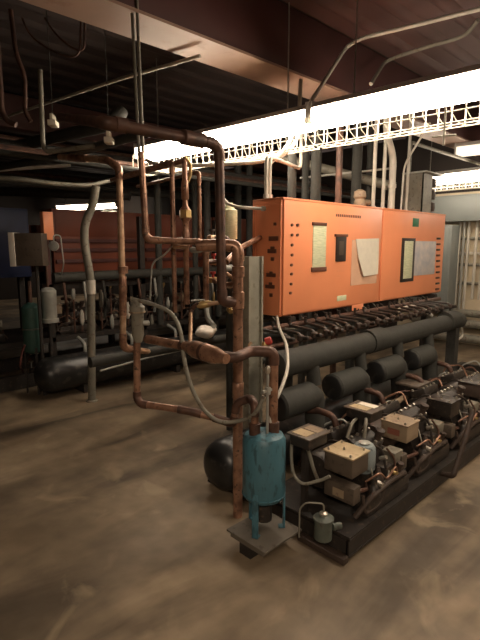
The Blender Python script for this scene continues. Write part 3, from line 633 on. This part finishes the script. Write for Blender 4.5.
# grey conduit S-curve
pipe('flexible_conduit', 'long grey flexible conduit sweeping from the regulator valve down to the tank valves', 'conduit',
     [at(132, 299, d=2.58), at(150, 303, d=2.55), at(172, 312, d=2.5), at(181, 330, d=2.46), at(184, 362, d=2.43), at(192, 390, d=2.4), at(203, 410, d=2.4), at(219, 423, d=2.4), at(243, 421, d=2.38), at(257, 412, d=2.3), at(264, 396, d=2.3)], 0.011, 'post', 0.12, n=10)
pipe('flexible_conduit', 'pale flexible hose curving from under the orange cabinet to the top of the blue tank', 'hose',
     [Vector((0.80, 1.22, BZ0)), at(279, 328, d=3.3), at(287, 345, d=2.9), at(288, 370, d=2.6), at(280, 392, d=2.45), at(270, 410, d=2.35), (-0.20, 0.36, tz - 0.0)], 0.010, 'white_pipe', 0.12, n=10)
# tank valves with red cap
p = Vector((-0.23, 0.365, tz + 0.0))
t = thing('angle_valve', 'small steel angle valve standing on the blue tank top between the two copper stubs', 'valve', p)
MB().tube([(0, 0, 0), (0, 0, 0.34)], 0.007, 8).build('stem', 'steel', t)
MB().box((-0.012, -0.012, 0.22), (0.012, 0.012, 0.26), 0.003).box((-0.035, -0.006, 0.235), (0.035, 0.006, 0.247)).build('body', 'steel', t)
MB().lathe((0, 0, 0.33), (0, 0, 1), [(0.01, 0), (0.014, 0.01), (0.014, 0.03), (0.006, 0.04)], 10).build('cap', 'chrome', t)
p = at(265, 342, d=2.7)
t = thing('red_capped_valve', 'small valve with a red cap near the end of the black header', 'valve', p)
MB().lathe((0, 0, 0), (0, 0, 1), [(0.012, -0.06), (0.02, -0.04), (0.02, -0.01), (0.016, 0)], 12).build('body', 'brass', t)
MB().lathe((0, 0, 0), (0.5, -0.5, 0.2), [(0.02, 0), (0.024, 0.01), (0.024, 0.035), (0.012, 0.042)], 12).build('cap', 'red', t)
MB().tube(fillet([(0, 0, -0.05), (-0.04, 0.03, -0.05), (-0.08, 0.06, -0.02), (-0.06, 0.05, 0.0)], 0.03), 0.008, 8).build('tube', 'copper_pale', t)
# pipe loop between riser and cabinet
pipe('copper_pipe', 'short copper stub running from the riser elbow back to the orange cabinet side', 'pipe',
     [at(226, 262, d=3.1), at(240, 248, d=3.3), (0.79, 1.40, 1.665)], 0.02, 'copper', 0.05)
pipe('wall_conduit', 'thin white conduit entering the upper side of the orange cabinet from the left', 'conduit',
     [at(224, 199, d=3.9), at(228, 204, d=3.85), at(240, 207.5, d=3.7), (0.80, 1.36, side(261, 209)[1])], 0.012, 'white_pipe', 0.05, extra=(((0.785, 1.36, side(261, 209)[1]), (0.014, 0, 0), 1.6),))

# verticals further back
a, b = vert(138, 150, 1.66, 2.42, d=3.15); 
pipe('copper_pipe', 'copper pipe dropping from twin rods and turning right at its foot', 'pipe',
     [(at(141, 152, d=3.15).x, at(141, 152, d=3.15).y, at(141, 152, d=3.15).z), (at(146, 233, d=3.15).x, at(146, 233, d=3.15).y, at(146, 240, d=3.15).z), at(200, 242, d=3.25), at(206, 248, d=3.25), at(206, 300, d=3.25)], 0.021, 'copper', 0.07, fit='y', n=12)
a2 = at(134, 60, d=3.2)
for (pa_, lab) in (((133.5, 139.0), 'left one of the twin grey rods hanging from the big beam'), ((138.5, 143.0), 'right one of the twin grey rods hanging from the big beam')):
    a_, b_ = at(pa_[0], 42, d=3.15), at(pa_[1], 152, d=3.15); pipe('hanger_rod', lab, 'rod', [b_, a_, a_ + (a_ - b_) * ((ZC - a_.z) / (a_.z - b_.z))], 0.010, 'post')
pipe('copper_pipe', 'pale copper pipe from the left dropping through a fat joint, left of the twin rods', 'pipe',
     [at(60, 157, d=4.3), at(78, 158, d=4.1), at(108, 160, d=3.85), at(119, 168, d=3.8), at(123, 300, d=3.8), at(123, 348, d=3.8), at(150, 352, d=4.2)], 0.026, 'copper_pale', 0.10, fit='y', fitm='copper', extra=((at(123, 270, d=3.8), (0, 0, 0.03), 1.5), (at(123, 285, d=3.8), (0, 0, 0.07), 1.15)))
for (px, py0, py1, dd, r, mm, lab) in ((175, 162, 312, 3.4, 0.017, 'copper', 'thin reddish copper pipe left of the bronze valve'),
                                       (200, 172, 243, 3.7, 0.014, 'copper', 'thin vertical copper pipe right of the bronze valve')):
    p = at(px, py1, d=dd); q = at(px, py0, d=dd); pipe('copper_pipe', lab, 'pipe', [p, (p.x, p.y, at(px, (py0 + py1) / 2, d=dd).z), (p.x, p.y, q.z), (p.x + 0.15, p.y + 1.1, q.z)], r, mm, fit='y')
# bronze valve assembly
p = at(186, 248, d=3.4); zt_ = at(186, 165, d=3.4).z
t = thing('bronze_valve', 'tall bronze-coloured valve column with a hexagon body in the middle of the pipework', 'valve', p)
H_ = zt_ - p.z
MB().lathe((0, 0, 0), (0, 0, 1), [(0.02, -0.4), (0.02, 0.0), (0.03, 0.02), (0.03, 0.10), (0.022, 0.12), (0.022, 0.18), (0.036, 0.2), (0.036, 0.27), (0.02, 0.29), (0.018, 0.33), (0.026, 0.34), (0.026, 0.45), (0.018, 0.47), (0.018, H_)], 12).build('column', 'copper', t)
MB().tube(fillet([(0, 0, H_ - 0.02), (0, 0, H_ + 0.03), (0.15, 1.2, H_ + 0.03)], 0.05), 0.018, 10).build('outlet_pipe', 'copper', t)
MB().lathe((0, 0, 0.20), (0, 0, 1), [(0.03, 0), (0.045, 0.01), (0.045, 0.06), (0.03, 0.07)], 6).build('hex_body', 'brass', t)
MB().tube(fillet([(0, 0, 0.42), (0.05, 0, 0.5), (0.05, 0, 0.58), (0.0, 0, 0.62)], 0.02), 0.012, 8).build('side_loop', 'brass', t)
# cream filter shell behind the dark vertical pipe
p = at(229, 240, d=4.0); q = at(229, 209, d=4.0)
t = thing('filter_shell', 'cream cylindrical filter shell behind the dark copper drop', 'filter', p); hh = q.z - p.z
MB().lathe((0, 0, 0), (0, 0, 1), [(0.03, -0.04), (0.05, 0), (0.07, 0.01), (0.07, hh - 0.01), (0.05, hh), (0.03, hh + 0.05)], 20).build('shell', 'cream', t)
MB().tube(fillet([(-0.03, 0, hh + 0.02), (-0.10, 0, hh + 0.02), (-0.14, 0, hh - 0.1), (-0.14, 0, -0.05)], 0.06), 0.008, 8).build('tube', 'white_pipe', t)
MB().tube([(0, 0, -0.04), (0, 0, -p.z)], 0.03, 12).build('stand_pipe', 'insul', t)
# black insulated verticals behind
for k, (px, dd, r, mm) in enumerate(((208, 4.4, 0.05, 'insul_grey'), (219, 4.8, 0.05, 'insul'), (238, 4.6, 0.055, 'insul'), (249, 4.9, 0.05, 'insul_grey'), (160, 5.0, 0.045, 'insul'), (196, 5.2, 0.04, 'insul'), (290, 4.4, 0.04, 'insul'), (313, 4.7, 0.05, 'insul'), (335, 4.5, 0.03, 'copper_dark'), (352, 5.0, 0.05, 'insul'), (303, 5.2, 0.04, 'insul'), (365, 5.4, 0.04, 'insul'))):
    p = at(px, 300, y=4.16 + 0.02 * (k % 3)) if px < 260 else at(px, 300, d=dd)
    zlo = 0.54 if px < 260 else 0.0
    pipe('insulated_riser', ['black insulated vertical pipe behind the copper pipework, %s from the left' % ORD[sorted((208, 219, 238, 249, 160, 196)).index(px)] if px < 260 else 'black vertical pipe behind the orange cabinet top, %s from the left' % ORD[sorted((290, 313, 335, 352, 303, 365)).index(px)]][0], 'pipe', [(p.x, p.y, zlo), (p.x, p.y, at(px, 128 - (px - 220) * 0.2, d=(p.x - CX) * math.cos(YAW) + (p.y - CY) * math.sin(YAW)).z)], r, mm, group=['dark risers behind the copper pipework', 'dark risers behind the orange cabinet'][px > 260], n=12)
# cluster of small valves and lines by the riser
VL = ['small pale valve high beside the dark copper drop', 'small valve with red cap left of the dark copper drop', 'small steel valve between drop and riser', 'small valve on the slanting line into the riser', 'small brass valve with red cap low beside the dark drop' , 'small steel valve at the elbow right of the bronze valve', 'small pale valve at the foot of the bronze valve', 'small brass valve just below the drop elbow']
VL[4], VL[6] = 'small brass valve with red cap low beside the dark drop', 'small pale valve with red cap at the foot of the bronze valve'
for k, (px, py, dd) in enumerate(((212, 238, 3.3), (214, 262, 3.4), (228, 268, 3.2), (226, 285, 3.2), (213, 280, 3.4), (196, 250, 3.3), (180, 246, 3.3), (230, 310, 3.1))):
    p = at(px, py, d=dd); t = thing('manifold_valve', VL[k], 'valve', p, random.uniform(0, 3), group='small manifold valves')
    MB().lathe((0, 0, 0), (1, 0, 0), [(0.014, -0.05), (0.022, -0.04), (0.022, 0.04), (0.014, 0.05)], 10).build('body', ['copper_pale', 'brass', 'steel'][k % 3], t)
    MB().lathe((0, 0, 0.01), (0, 0, 1), [(0.01, 0), (0.01, 0.03), (0.02, 0.035), (0.02, 0.05)], 10).build('stem_cap', ['chrome', 'red', 'brass'][k % 3] if k in (1, 4, 6) else 'cast2', t)
for k, pts in enumerate(([(205, 262, 3.25), (214, 262, 3.3), (232, 258, 3.3)], [(213, 280, 3.4), (225, 286, 3.2), (240, 282, 3.05)], [(150, 300, 3.3), (152, 262, 3.3), (165, 255, 3.3), (172, 246, 3.3)],
                         [(214, 238, 3.3), (225, 236, 3.3), (238, 250, 3.1)], [(206, 300, 3.25), (207, 318, 3.2), (214, 326, 3.0)], [(226, 273, 3.1), (234, 279, 3.1), (236, 292, 3.05)])):
    pipe('small_line', ['thin copper line between the manifold and the riser', 'copper line slanting up to the riser joint', 'thin grey wire curving beside the copper drop', 'thin copper arch behind the riser elbow', 'short line continuing below the copper pipe right of the bronze valve', 'pale bent tube right of the dark drop'][k], 'tube',
         [at(a_, b_, d=c_) for a_, b_, c_ in pts], [0.016, 0.018, 0.006, 0.012, 0.018, 0.012][k], ['copper_dark', 'copper', 'steel', 'copper_dark', 'steel', 'copper_pale'][k], 0.08, n=8)
# manifold horizontals under the light
pipe('ceiling_conduit', 'curved white conduit sagging under the guarded light, behind the copper pipes', 'conduit',
     [at(146, 160, d=4.4), at(160, 166, d=4.3), at(215, 165, d=4.2), at(262, 162, d=4.1), at(285, 155, d=4.0), at(298, 140, d=4.0), (at(300, 120, d=4.0).x, at(300, 120, d=4.0).y, 2.9)], 0.016, 'white_pipe', 0.15)
pipe('ceiling_conduit', 'straight thin grey conduit crossing behind the conduits above the cabinet', 'conduit', [at(300, 178, d=5.2), at(395, 168, d=5.0)], 0.012, 'steel')
pipe('ceiling_duct', 'pale sloping duct pipe in the dark behind the orange cabinet top', 'pipe', [at(278, 157, d=5.6), at(395, 187, d=5.2)], 0.05, 'post')
p = at(267.5, 150, y=1.33)
pipe('ceiling_conduit', 'pale conduit leaning from the cabinet conduits up past the wire guard', 'conduit', [at(268, 165, y=1.40), at(283, 152, y=1.38), at(292, 138, y=1.36), at(294, 115, y=1.36)], 0.016, 'white_pipe', 0.1)

# ================================================================== LEFT CEILING PIPES
pipe('insulated_pipe', 'thick black insulated pipe crossing high at the left edge', 'pipe', [at(-30, 157, z=2.6), at(0, 150, z=2.6), at(108, 125, z=2.6), at(122, 112, z=2.75)], 0.055, 'insul', 0.1)
pipe('insulated_pipe', 'thinner black pipe below the thick insulated one at the left edge', 'pipe', [at(-30, 172, z=2.4), at(60, 157, z=2.4), at(120, 140, z=2.4), at(150, 132, z=2.4)], 0.035, 'insul', 0.1)
pipe('ceiling_conduit', 'pale grey conduit bending along the left edge under the black pipes', 'conduit', [at(-20, 177, d=4.6), at(20, 179, d=4.6), at(55, 184, d=4.8), at(90, 186, d=5), at(112, 180, d=5.2)], 0.022, 'post', 0.15)
pipe('ceiling_conduit', 'short pale conduit with a bend just under the thick black pipe', 'conduit', [at(40, 70, d=3.9), at(43, 146, d=3.9), at(47, 152, d=3.9), at(94, 146, d=3.9)], 0.018, 'post', 0.05)
pipe('copper_pipe', 'reddish pipe hanging at the very left edge and curling right at its foot', 'pipe', [(at(1, 100, d=3.8).x, at(1, 100, d=3.8).y, ZC), at(2, 112, d=3.8), at(7, 121, d=3.8), at(16, 125, d=3.8)], 0.022, 'copper_dark', 0.08)
pipe('copper_pipe', 'dark reddish pipe hanging second from the left edge', 'pipe', [(at(14, 60, d=4.1).x, at(14, 60, d=4.1).y, ZC), at(16, 55, d=4.1), at(25, 75, d=4.1), at(25, 112, d=4.1), at(31, 122, d=4.1)], 0.018, 'copper_dark', 0.08)
for pts, lab in ((((22, 18), (30, 36), (52, 52), (80, 60)), 'thin wire drooping along the ceiling at upper left, the lower one'), (((45, 18), (55, 34), (72, 48), (84, 52)), 'thin wire drooping along the ceiling at upper left, the upper one')):
    pipe('ceiling_wire', lab, 'wire', [at(a_, b_, d=3.9) for a_, b_ in pts] + [Vector((*at(pts[-1][0] + 4, pts[-1][1], d=3.9).xy, ZC))], 0.008, 'copper_dark', 0.2, n=6)
for (px, py, dd, lab) in ((53, 121, 3.8, 'small white notched bracket under the ceiling pipes, the left one'), (109, 138, 3.6, 'small white notched bracket near the copper elbow, the right one')):
    p = at(px, py, d=dd); t = thing('pipe_bracket', lab, 'bracket', p, 0.9)
    MB().box((-0.05, -0.03, -0.04), (0.05, 0.03, 0.0), 0.005).build('base', 'paper', t)
    for x in (-0.045, -0.005, 0.03): MB().box((x, -0.012, 0), (x + 0.014, 0.012, 0.045), 0.003).build('prong', 'paper', t)
    MB().tube([(0, 0, 0.0), (0, 0, ZC - p.z)], 0.003, 6).build('hanger_rod', 'insul', t)
# whitish cable tray lines far left
for k, (pa, pb, dd) in enumerate((((0, 190), (130, 196), 6.5), ((0, 172), (70, 165), 5.4))):
    pipe('far_pipe', ['dim horizontal pipe above the far cabinets', 'pale pipe at the left edge below the black pipes'][k], 'pipe', [at(-30, pa[1], d=dd), at(*pb, d=dd)], [0.06, 0.02][k], ['insul_grey', 'white_pipe'][k])
# many dim lines of the far ceiling
for k in range(10):
    z = 2.35 + 0.1 * (k % 5); yy = 3.0 + 0.35 * k
    pipe('overhead_line', 'dim dark overhead pipe of the far half, %s from the front' % ORD[k], 'pipe', [(-2.5, yy, z), (5.9, yy + 0.1, z)], 0.025 + 0.012 * (k % 3), ['insul', 'copper_dark', 'insul_grey'][k % 3], group='overhead pipes of the far half', n=8)

# ================================================================== REAR RACK (left background)
t = thing('receiver_tank', 'black dome-ended receiver tank on the floor in the left background', 'tank', (-0.12, 3.75, 0))
MB().lathe((0, 0, 0.24), (1, 0, 0), [(0.01, -0.01), (0.08, 0.0), (0.14, 0.03), (0.175, 0.08), (0.19, 0.14), (0.19, 3.9), (0.12, 4.0), (0.01, 4.03)], 32).build('shell', 'black_paint', t)
for x in (0.45, 1.7, 3.0): MB().box((x, -0.14, 0), (x + 0.06, 0.14, 0.09)).build('saddle', 'frame', t)
for x in (0.55, 1.15, 1.8): MB().tube(fillet([(x, 0, 0.42), (x, 0, 0.52), (x + 0.02, 0.2, 0.56)], 0.04), 0.02, 10).build('port', 'steel', t)
RY = 4.25
t = thing('rack_skid', 'rear rack frame of dark steel shelves behind the background receiver tank', 'skid', (0.0, RY, 0))
m_ = MB().box((-0.9, 0, 0.0), (4.6, 0.06, 0.16)).box((-0.9, 0.9, 0), (4.6, 0.96, 0.16)).box((-0.9, 0, 0.48), (4.6, 0.96, 0.54)).box((0.2, 0.0, 1.10), (4.6, 0.10, 1.17))
m_.build('shelf', 'frame', t)
for x in (-0.9, 0.25, 1.5, 2.8, 4.1):
    MB().box((x, 0.0, 0.16), (x + 0.07, 0.07, 1.98)).build('upright', 'frame', t)
    MB().box((x, 0.88, 0.16), (x + 0.07, 0.95, 1.98)).build('upright', 'frame', t)
for k in range(3):
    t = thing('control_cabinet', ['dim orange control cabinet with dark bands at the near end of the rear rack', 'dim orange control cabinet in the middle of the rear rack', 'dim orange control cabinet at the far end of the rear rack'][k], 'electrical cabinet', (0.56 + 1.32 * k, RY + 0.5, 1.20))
    MB().box((0, 0, 0), (1.30, 0.36, 0.86), 0.006).build('enclosure', 'shaded_orange', t)
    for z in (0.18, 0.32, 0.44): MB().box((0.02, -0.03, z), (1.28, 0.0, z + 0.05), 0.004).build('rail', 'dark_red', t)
    MB().box((0.04, -0.008, 0.52), (1.26, 0.0, 0.84), 0.003).build('door', 'shaded_orange', t)
p0 = at(38, 212, y=4.28); p1 = at(48, 212, y=4.28); p2 = at(38, 240, y=4.28)
t = thing('end_panel', 'bright orange upright end panel at the near corner of the rear rack', 'panel', (p0.x, 4.15, p2.z))
MB().box((0, 0, 0), (p1.x - p0.x, 0.09, p0.z - p2.z), 0.004).build('panel', 'orange', t)
MB().box((0.02, 0.02, -0.5), (0.06, 0.06, 0)).build('strut', 'dark_red', t)
t = thing('blue_cabinet', 'dark navy cabinet at the left edge beside the rear rack', 'electrical cabinet', (-1.62, 4.9, 1.22))
MB().box((0, 0, 0), (1.95, 0.35, 0.83), 0.006).build('enclosure', 'navy', t)
MB().box((0.03, -0.008, 0.03), (0.95, 0, 0.8), 0.004).box((0.98, -0.008, 0.03), (1.92, 0, 0.8), 0.004).build('door', 'navy', t)
# grey box, edge whitened to show the light falling on it
a = at(8, 233, d=4.9); b = at(41, 233, d=4.9); c = at(8, 266, d=4.9)
t = thing('switch_box', 'dark grey box with a light-struck white front edge hung before the navy cabinet', 'box', (a.x, a.y, c.z), math.atan2(b.y - a.y, b.x - a.x))
wd = (b.xy - a.xy).length; hh = a.z - c.z
MB().box((0.045, 0, 0), (wd, 0.15, hh), 0.004).build('body', 'brown_box', t)
MB().box((0, -0.01, -0.005), (0.06, 0.15, hh + 0.005), 0.004).build('lit_edge', 'rag', t)
MB().tube([(wd * 0.7, 0.08, 0), (wd * 0.7, 0.08, -c.z)], 0.02, 8).build('stand', 'frame', t)
# rear compressors, headers and pipes
for k, (x, z) in enumerate(((-0.75, 0.54), (0.35, 0.54), (1.0, 0.54), (1.65, 0.54), (2.3, 0.54), (2.95, 0.54), (3.6, 0.54), (-0.75, 0.0))):
    if k == 7: continue
    src = comps[[0, 1, 2, 3, 1, 2, 3][k]]
    c = dup(src, (x, RY + 0.16, z), label='dim compressor on the rear rack shelf, %s from the left' % ORD[k], rz=0); c['group'] = 'compressors on the rear rack'
pipe('header_pipe', 'dark header pipe running along the front of the rear rack', 'pipe', [(0.3, RY - 0.06, 1.24), (4.5, RY - 0.06, 1.24)], 0.06, 'insul')
for k in range(16):
    x = 0.42 + 0.25 * k
    t_ = pipe('rack_line', 'short bent line below the rear rack header, %s from the left' % ORD[k], 'tube', [(x, RY - 0.06, 1.18), (x, RY - 0.10, 0.95), (x + 0.06, RY + 0.02, 0.85), (x + 0.06, RY + 0.05, 0.70)], 0.018, ['copper_dark', 'steel', 'insul', 'copper'][k % 4], 0.06, n=8, group='lines on the rear rack')
pipe('grey_line', 'pale thin pipe lying along the top of the background receiver tank', 'pipe', [at(100, 371, y=3.5), at(150, 357, y=3.5), at(200, 346, y=3.5)], 0.012, 'steel')
# green tank, grey filter, conduit column
p = at(34, 352, y=4.0)
t = thing('green_tank', 'green upright cylindrical tank beside the rear rack, left of the grey filter', 'tank', (p.x, 4.0, 0))
z0, z1 = p.z, at(34, 304, y=4.0).z
MB().lathe((0, 0, z0), (0, 0, 1), [(0.03, -0.02), (0.08, 0.0), (0.10, 0.03), (0.10, z1 - z0 - 0.03), (0.07, z1 - z0), (0.03, z1 - z0 + 0.02)], 20).build('shell', 'green_tank', t)
MB().tube([(0.10 * math.cos(2 * math.pi * k / 20), 0.10 * math.sin(2 * math.pi * k / 20), (z0 + z1) / 2) for k in range(20)], 0.008, 6, True).build('band', 'pot', t)
for a in (0.4, 2.5, 4.6): MB().box((0.085, -0.012, 0), (0.1, 0.012, z0 + 0.06), 0, Matrix.Rotation(a, 4, 'Z')).build('leg', 'frame', t)
MB().tube([(0, 0, z1), (0, 0, z1 + 0.25)], 0.02, 8).build('neck', 'copper_dark', t)
p = at(50, 322, y=4.02)
t = thing('filter_shell', 'pale grey upright filter shell right of the green tank', 'filter', (p.x, 4.02, p.z)); hh = at(50, 288, y=4.02).z - p.z
MB().lathe((0, 0, 0), (0, 0, 1), [(0.06, -0.01), (0.095, 0), (0.095, 0.04), (0.08, 0.045), (0.08, hh * 0.5), (0.085, hh * 0.5 + 0.01), (0.085, hh - 0.03), (0.06, hh), (0.02, hh + 0.01)], 20).build('shell', 'steel', t)
MB().tube([(0, 0, -0.01), (0, 0, -p.z)], 0.022, 8).build('stand_pipe', 'frame', t)
MB().tube([(0, 0, hh), (0, 0, hh + 0.35)], 0.014, 8).build('neck', 'copper_dark', t)
pipe('red_hose', 'thin dark red hose hanging down to the floor beside the green tank', 'hose', [at(25, 345, d=4.6), at(22, 352, d=4.6), at(20, 366, d=4.6), at(24, 374, z=0.01), at(34, 378, z=0.01)], 0.010, 'dark_red', 0.06, n=8)
p = at(32, 374, z=0); t = thing('floor_valve', 'small dark valve block on the floor at the near end of the background tank', 'valve', p)
MB().box((-0.06, -0.03, 0), (0.06, 0.03, 0.02), 0.004).lathe((0, 0, 0.02), (0, 0, 1), [(0.02, 0), (0.03, 0.01), (0.03, 0.05), (0.015, 0.06)], 10).build('body', 'cast', t)
MB().tube([(0, 0, 0.08), (0, 0, 0.16)], 0.007, 6).build('stem', 'steel', t)
MB().lathe((0, 0, 0.16), (0, 0, 1), [(0.03, 0), (0.032, 0.008), (0.01, 0.014)], 12).build('knob', 'chrome', t)
# S-bent conduit column
B_ = at(92, 401, z=0)
p = lambda px, py: at(px, py, d=(B_.x - CX) * math.cos(YAW) + (B_.y - CY) * math.sin(YAW))
t = pipe('conduit_column', 'tall grey conduit column with an S-bend standing on the floor before the rear rack', 'conduit',
     [B_, p(91, 290), p(90, 275), p(84, 240), p(85, 222), p(93, 205), p(96, 186)], 0.040, 'post', 0.15, n=14)
q = p(91, 288) - t.location; MB().tube([q + Vector((0, 0, -0.06)), q + Vector((0, 0, 0.08))], 0.047, 14).build('coupling', 'white_pipe', t)
MB().lathe((0, 0, 0), (0, 0, 1), [(0.06, 0), (0.06, 0.012), (0.042, 0.02)], 14).build('foot_flange', 'post', t)
# gauge and hanging tag near rack
p = at(54, 246, y=4.05); t = thing('pressure_gauge', 'small pale round gauge hanging beside the orange end panel', 'gauge', p)
MB().lathe((0, 0, 0), (-0.7, -0.7, 0), [(0.05, -0.02), (0.055, 0), (0.055, 0.02), (0.045, 0.022)], 18).build('dial', 'steel', t)
MB().tube(fillet([(0, 0, 0.05), (0, 0, 0.12), (0.08, 0, 0.12), (0.1, 0, -0.2), (0.1, 0.1, -0.35)], 0.04), 0.008, 6).build('tube', 'steel', t)
# pale filters and valves among the rear lines
for k, (px, py) in enumerate(((73, 292), (82, 318), (101, 300), (110, 281), (112, 322), (128, 312), (152, 320), (163, 281), (181, 277), (194, 281), (208, 279), (214, 300), (168, 302))):
    p = at(px, py, y=4.28); t = thing('line_filter', 'small pale filter can among the rear rack lines, %s from the left' % ORD[sorted((73, 82, 101, 110, 112, 128, 152, 163, 181, 194, 208, 214, 168)).index(px)], 'filter', p, 0, 'pale filter cans on the rear rack')
    MB().lathe((0, 0, -0.06), (0, 0, 1), [(0.012, -0.03), (0.022, 0), (0.027, 0.01), (0.027, 0.08 + 0.03 * (k % 3)), (0.02, 0.1 + 0.03 * (k % 3)), (0.012, 0.13 + 0.03 * (k % 3))], 10).build('can', ['steel', 'white_pipe', 'post', 'brass'][k % 4], t)
    MB().tube([(0, 0, -0.09), (0, 0, 0.56 - p.z)], 0.012, 6).build('stem', 'copper_dark', t)
# white rag
p = at(206, 334, d=4.6)
t = thing('rag', 'crumpled white rag lying on the dark pipes in the background centre', 'rag', (p.x, p.y, p.z))
bm_ = MB(); bmesh.ops.create_icosphere(bm_.bm, subdivisions=3, radius=0.085)
for v in bm_.bm.verts: v.co = Vector((v.co.x * 1.2, v.co.y, v.co.z * 0.7 + 0.02)) * (1 + 0.25 * math.sin(37 * v.co.x + 5) * math.cos(31 * v.co.y + 17 * v.co.z))
bm_.build('cloth', 'rag', t)
pipe('insulated_pipe', 'black insulated pipe under the white rag in the background centre', 'pipe', [(p.x - 1.2, p.y + 0.05, p.z - 0.09), (p.x + 1.6, p.y + 0.05, p.z - 0.09), (p.x + 1.6, p.y + 0.05, 0)], 0.045, 'insul')

# third row, far background
for k in range(3):
    t = thing('far_cabinet', 'dim shaded orange cabinet far behind the rear rack, %s from the left' % ORD[k], 'electrical cabinet', (-0.5 + 2.2 * k, 8.2, 1.1), group='far cabinets')
    MB().box((0, 0, 0), (2.1, 0.4, 0.9), 0.01).build('enclosure', 'shaded_orange', t)
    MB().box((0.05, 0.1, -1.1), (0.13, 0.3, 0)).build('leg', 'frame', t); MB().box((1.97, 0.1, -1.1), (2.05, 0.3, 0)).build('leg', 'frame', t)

# ================================================================== RIGHT WALL
t = thing('wireway', 'wide grey wireway trough mounted high along the right wall', 'wireway', (XR - 0.25, -0.6, 1.99))
MB().box((0, 0, 0), (0.245, 3.4, 0.41), 0.006).build('trough', 'panel_grey', t)
MB().box((-0.006, 0.02, 0.03), (0, 1.7, 0.38), 0.002).box((-0.006, 1.72, 0.03), (0, 3.38, 0.38), 0.002).build('cover', 'panel_grey', t)
p = at(444, 225, x=5.75); p2 = at(432, 225, x=5.75)
t = thing('distribution_panel', 'tall light grey electrical panel on the right wall partly behind the orange cabinet', 'electrical panel', (5.75, 1.95, 0.55))
MB().box((0, 0, 0), (0.39, 0.72, 1.38), 0.006).build('enclosure', 'panel_grey', t)
MB().box((-0.012, 0.04, 0.04), (0, 0.68, 1.34), 0.004).build('door', 'panel_grey', t)
MB().box((-0.016, 0.12, 0.55), (-0.011, 0.36, 1.08), 0.002).build('window_plate', 'grey_box', t)
for k, yy in enumerate([at(q_, 270, x=XR - 0.08).y for q_ in (457, 461.5, 466, 474, 481)]):
    pipe('vertical_conduit', 'vertical conduit on the cream right wall below the wireway, %s from the left' % ORD[k], 'conduit', [(XR - 0.08, yy, 0.55 if k < 3 else 0.75), (XR - 0.08, yy, 1.99)], 0.022, 'white_pipe' if k != 1 else 'steel', group='wall conduits below the wireway', n=10)
for k, z in enumerate((1.72, 1.48, 1.30, 1.0)):
    pipe('wall_strut', ['horizontal strut on the right wall, uppermost of four', 'horizontal strut on the right wall, second from the top', 'horizontal strut on the right wall, third from the top', 'horizontal strut on the right wall, lowest of four'][k], 'strut', [(XR - 0.03, 0.4, z), (XR - 0.03, 2.0, z)], 0.025, 'post' if k != 1 else 'white_pipe', n=8)
for k, (z, r) in enumerate(((0.52, 0.06), (0.36, 0.07), (0.14, 0.07))):
    pipe('floor_pipe', ['upper thick pale grey pipe', 'middle thick pale grey pipe', 'lowest thick pale grey pipe'][k] + ' along the foot of the right wall', 'pipe', [(XR - 0.12 - 0.1 * k, -1.5, z), (XR - 0.12 - 0.1 * k, 2.6, z)], r, 'post', n=14)
pipe('flexible_conduit', 'thin pale looping cable under the far end of the black header', 'cable', [at(451, 322, y=1.0), at(462, 328, y=1.0), at(463, 336, y=1.0), at(452, 344, y=1.0), at(450, 370, y=1.0), at(449, 385, y=1.0)], 0.012, 'white_pipe', 0.08, n=8)
pipe('flexible_conduit', 'pale flexible tube arching between the orange cabinet and the far end of the header', 'hose', [at(398, 310, y=1.05), at(412, 306, y=1.05), at(425, 310, y=1.0), at(432, 316, y=0.95)], 0.02, 'white_pipe', 0.08, n=8)
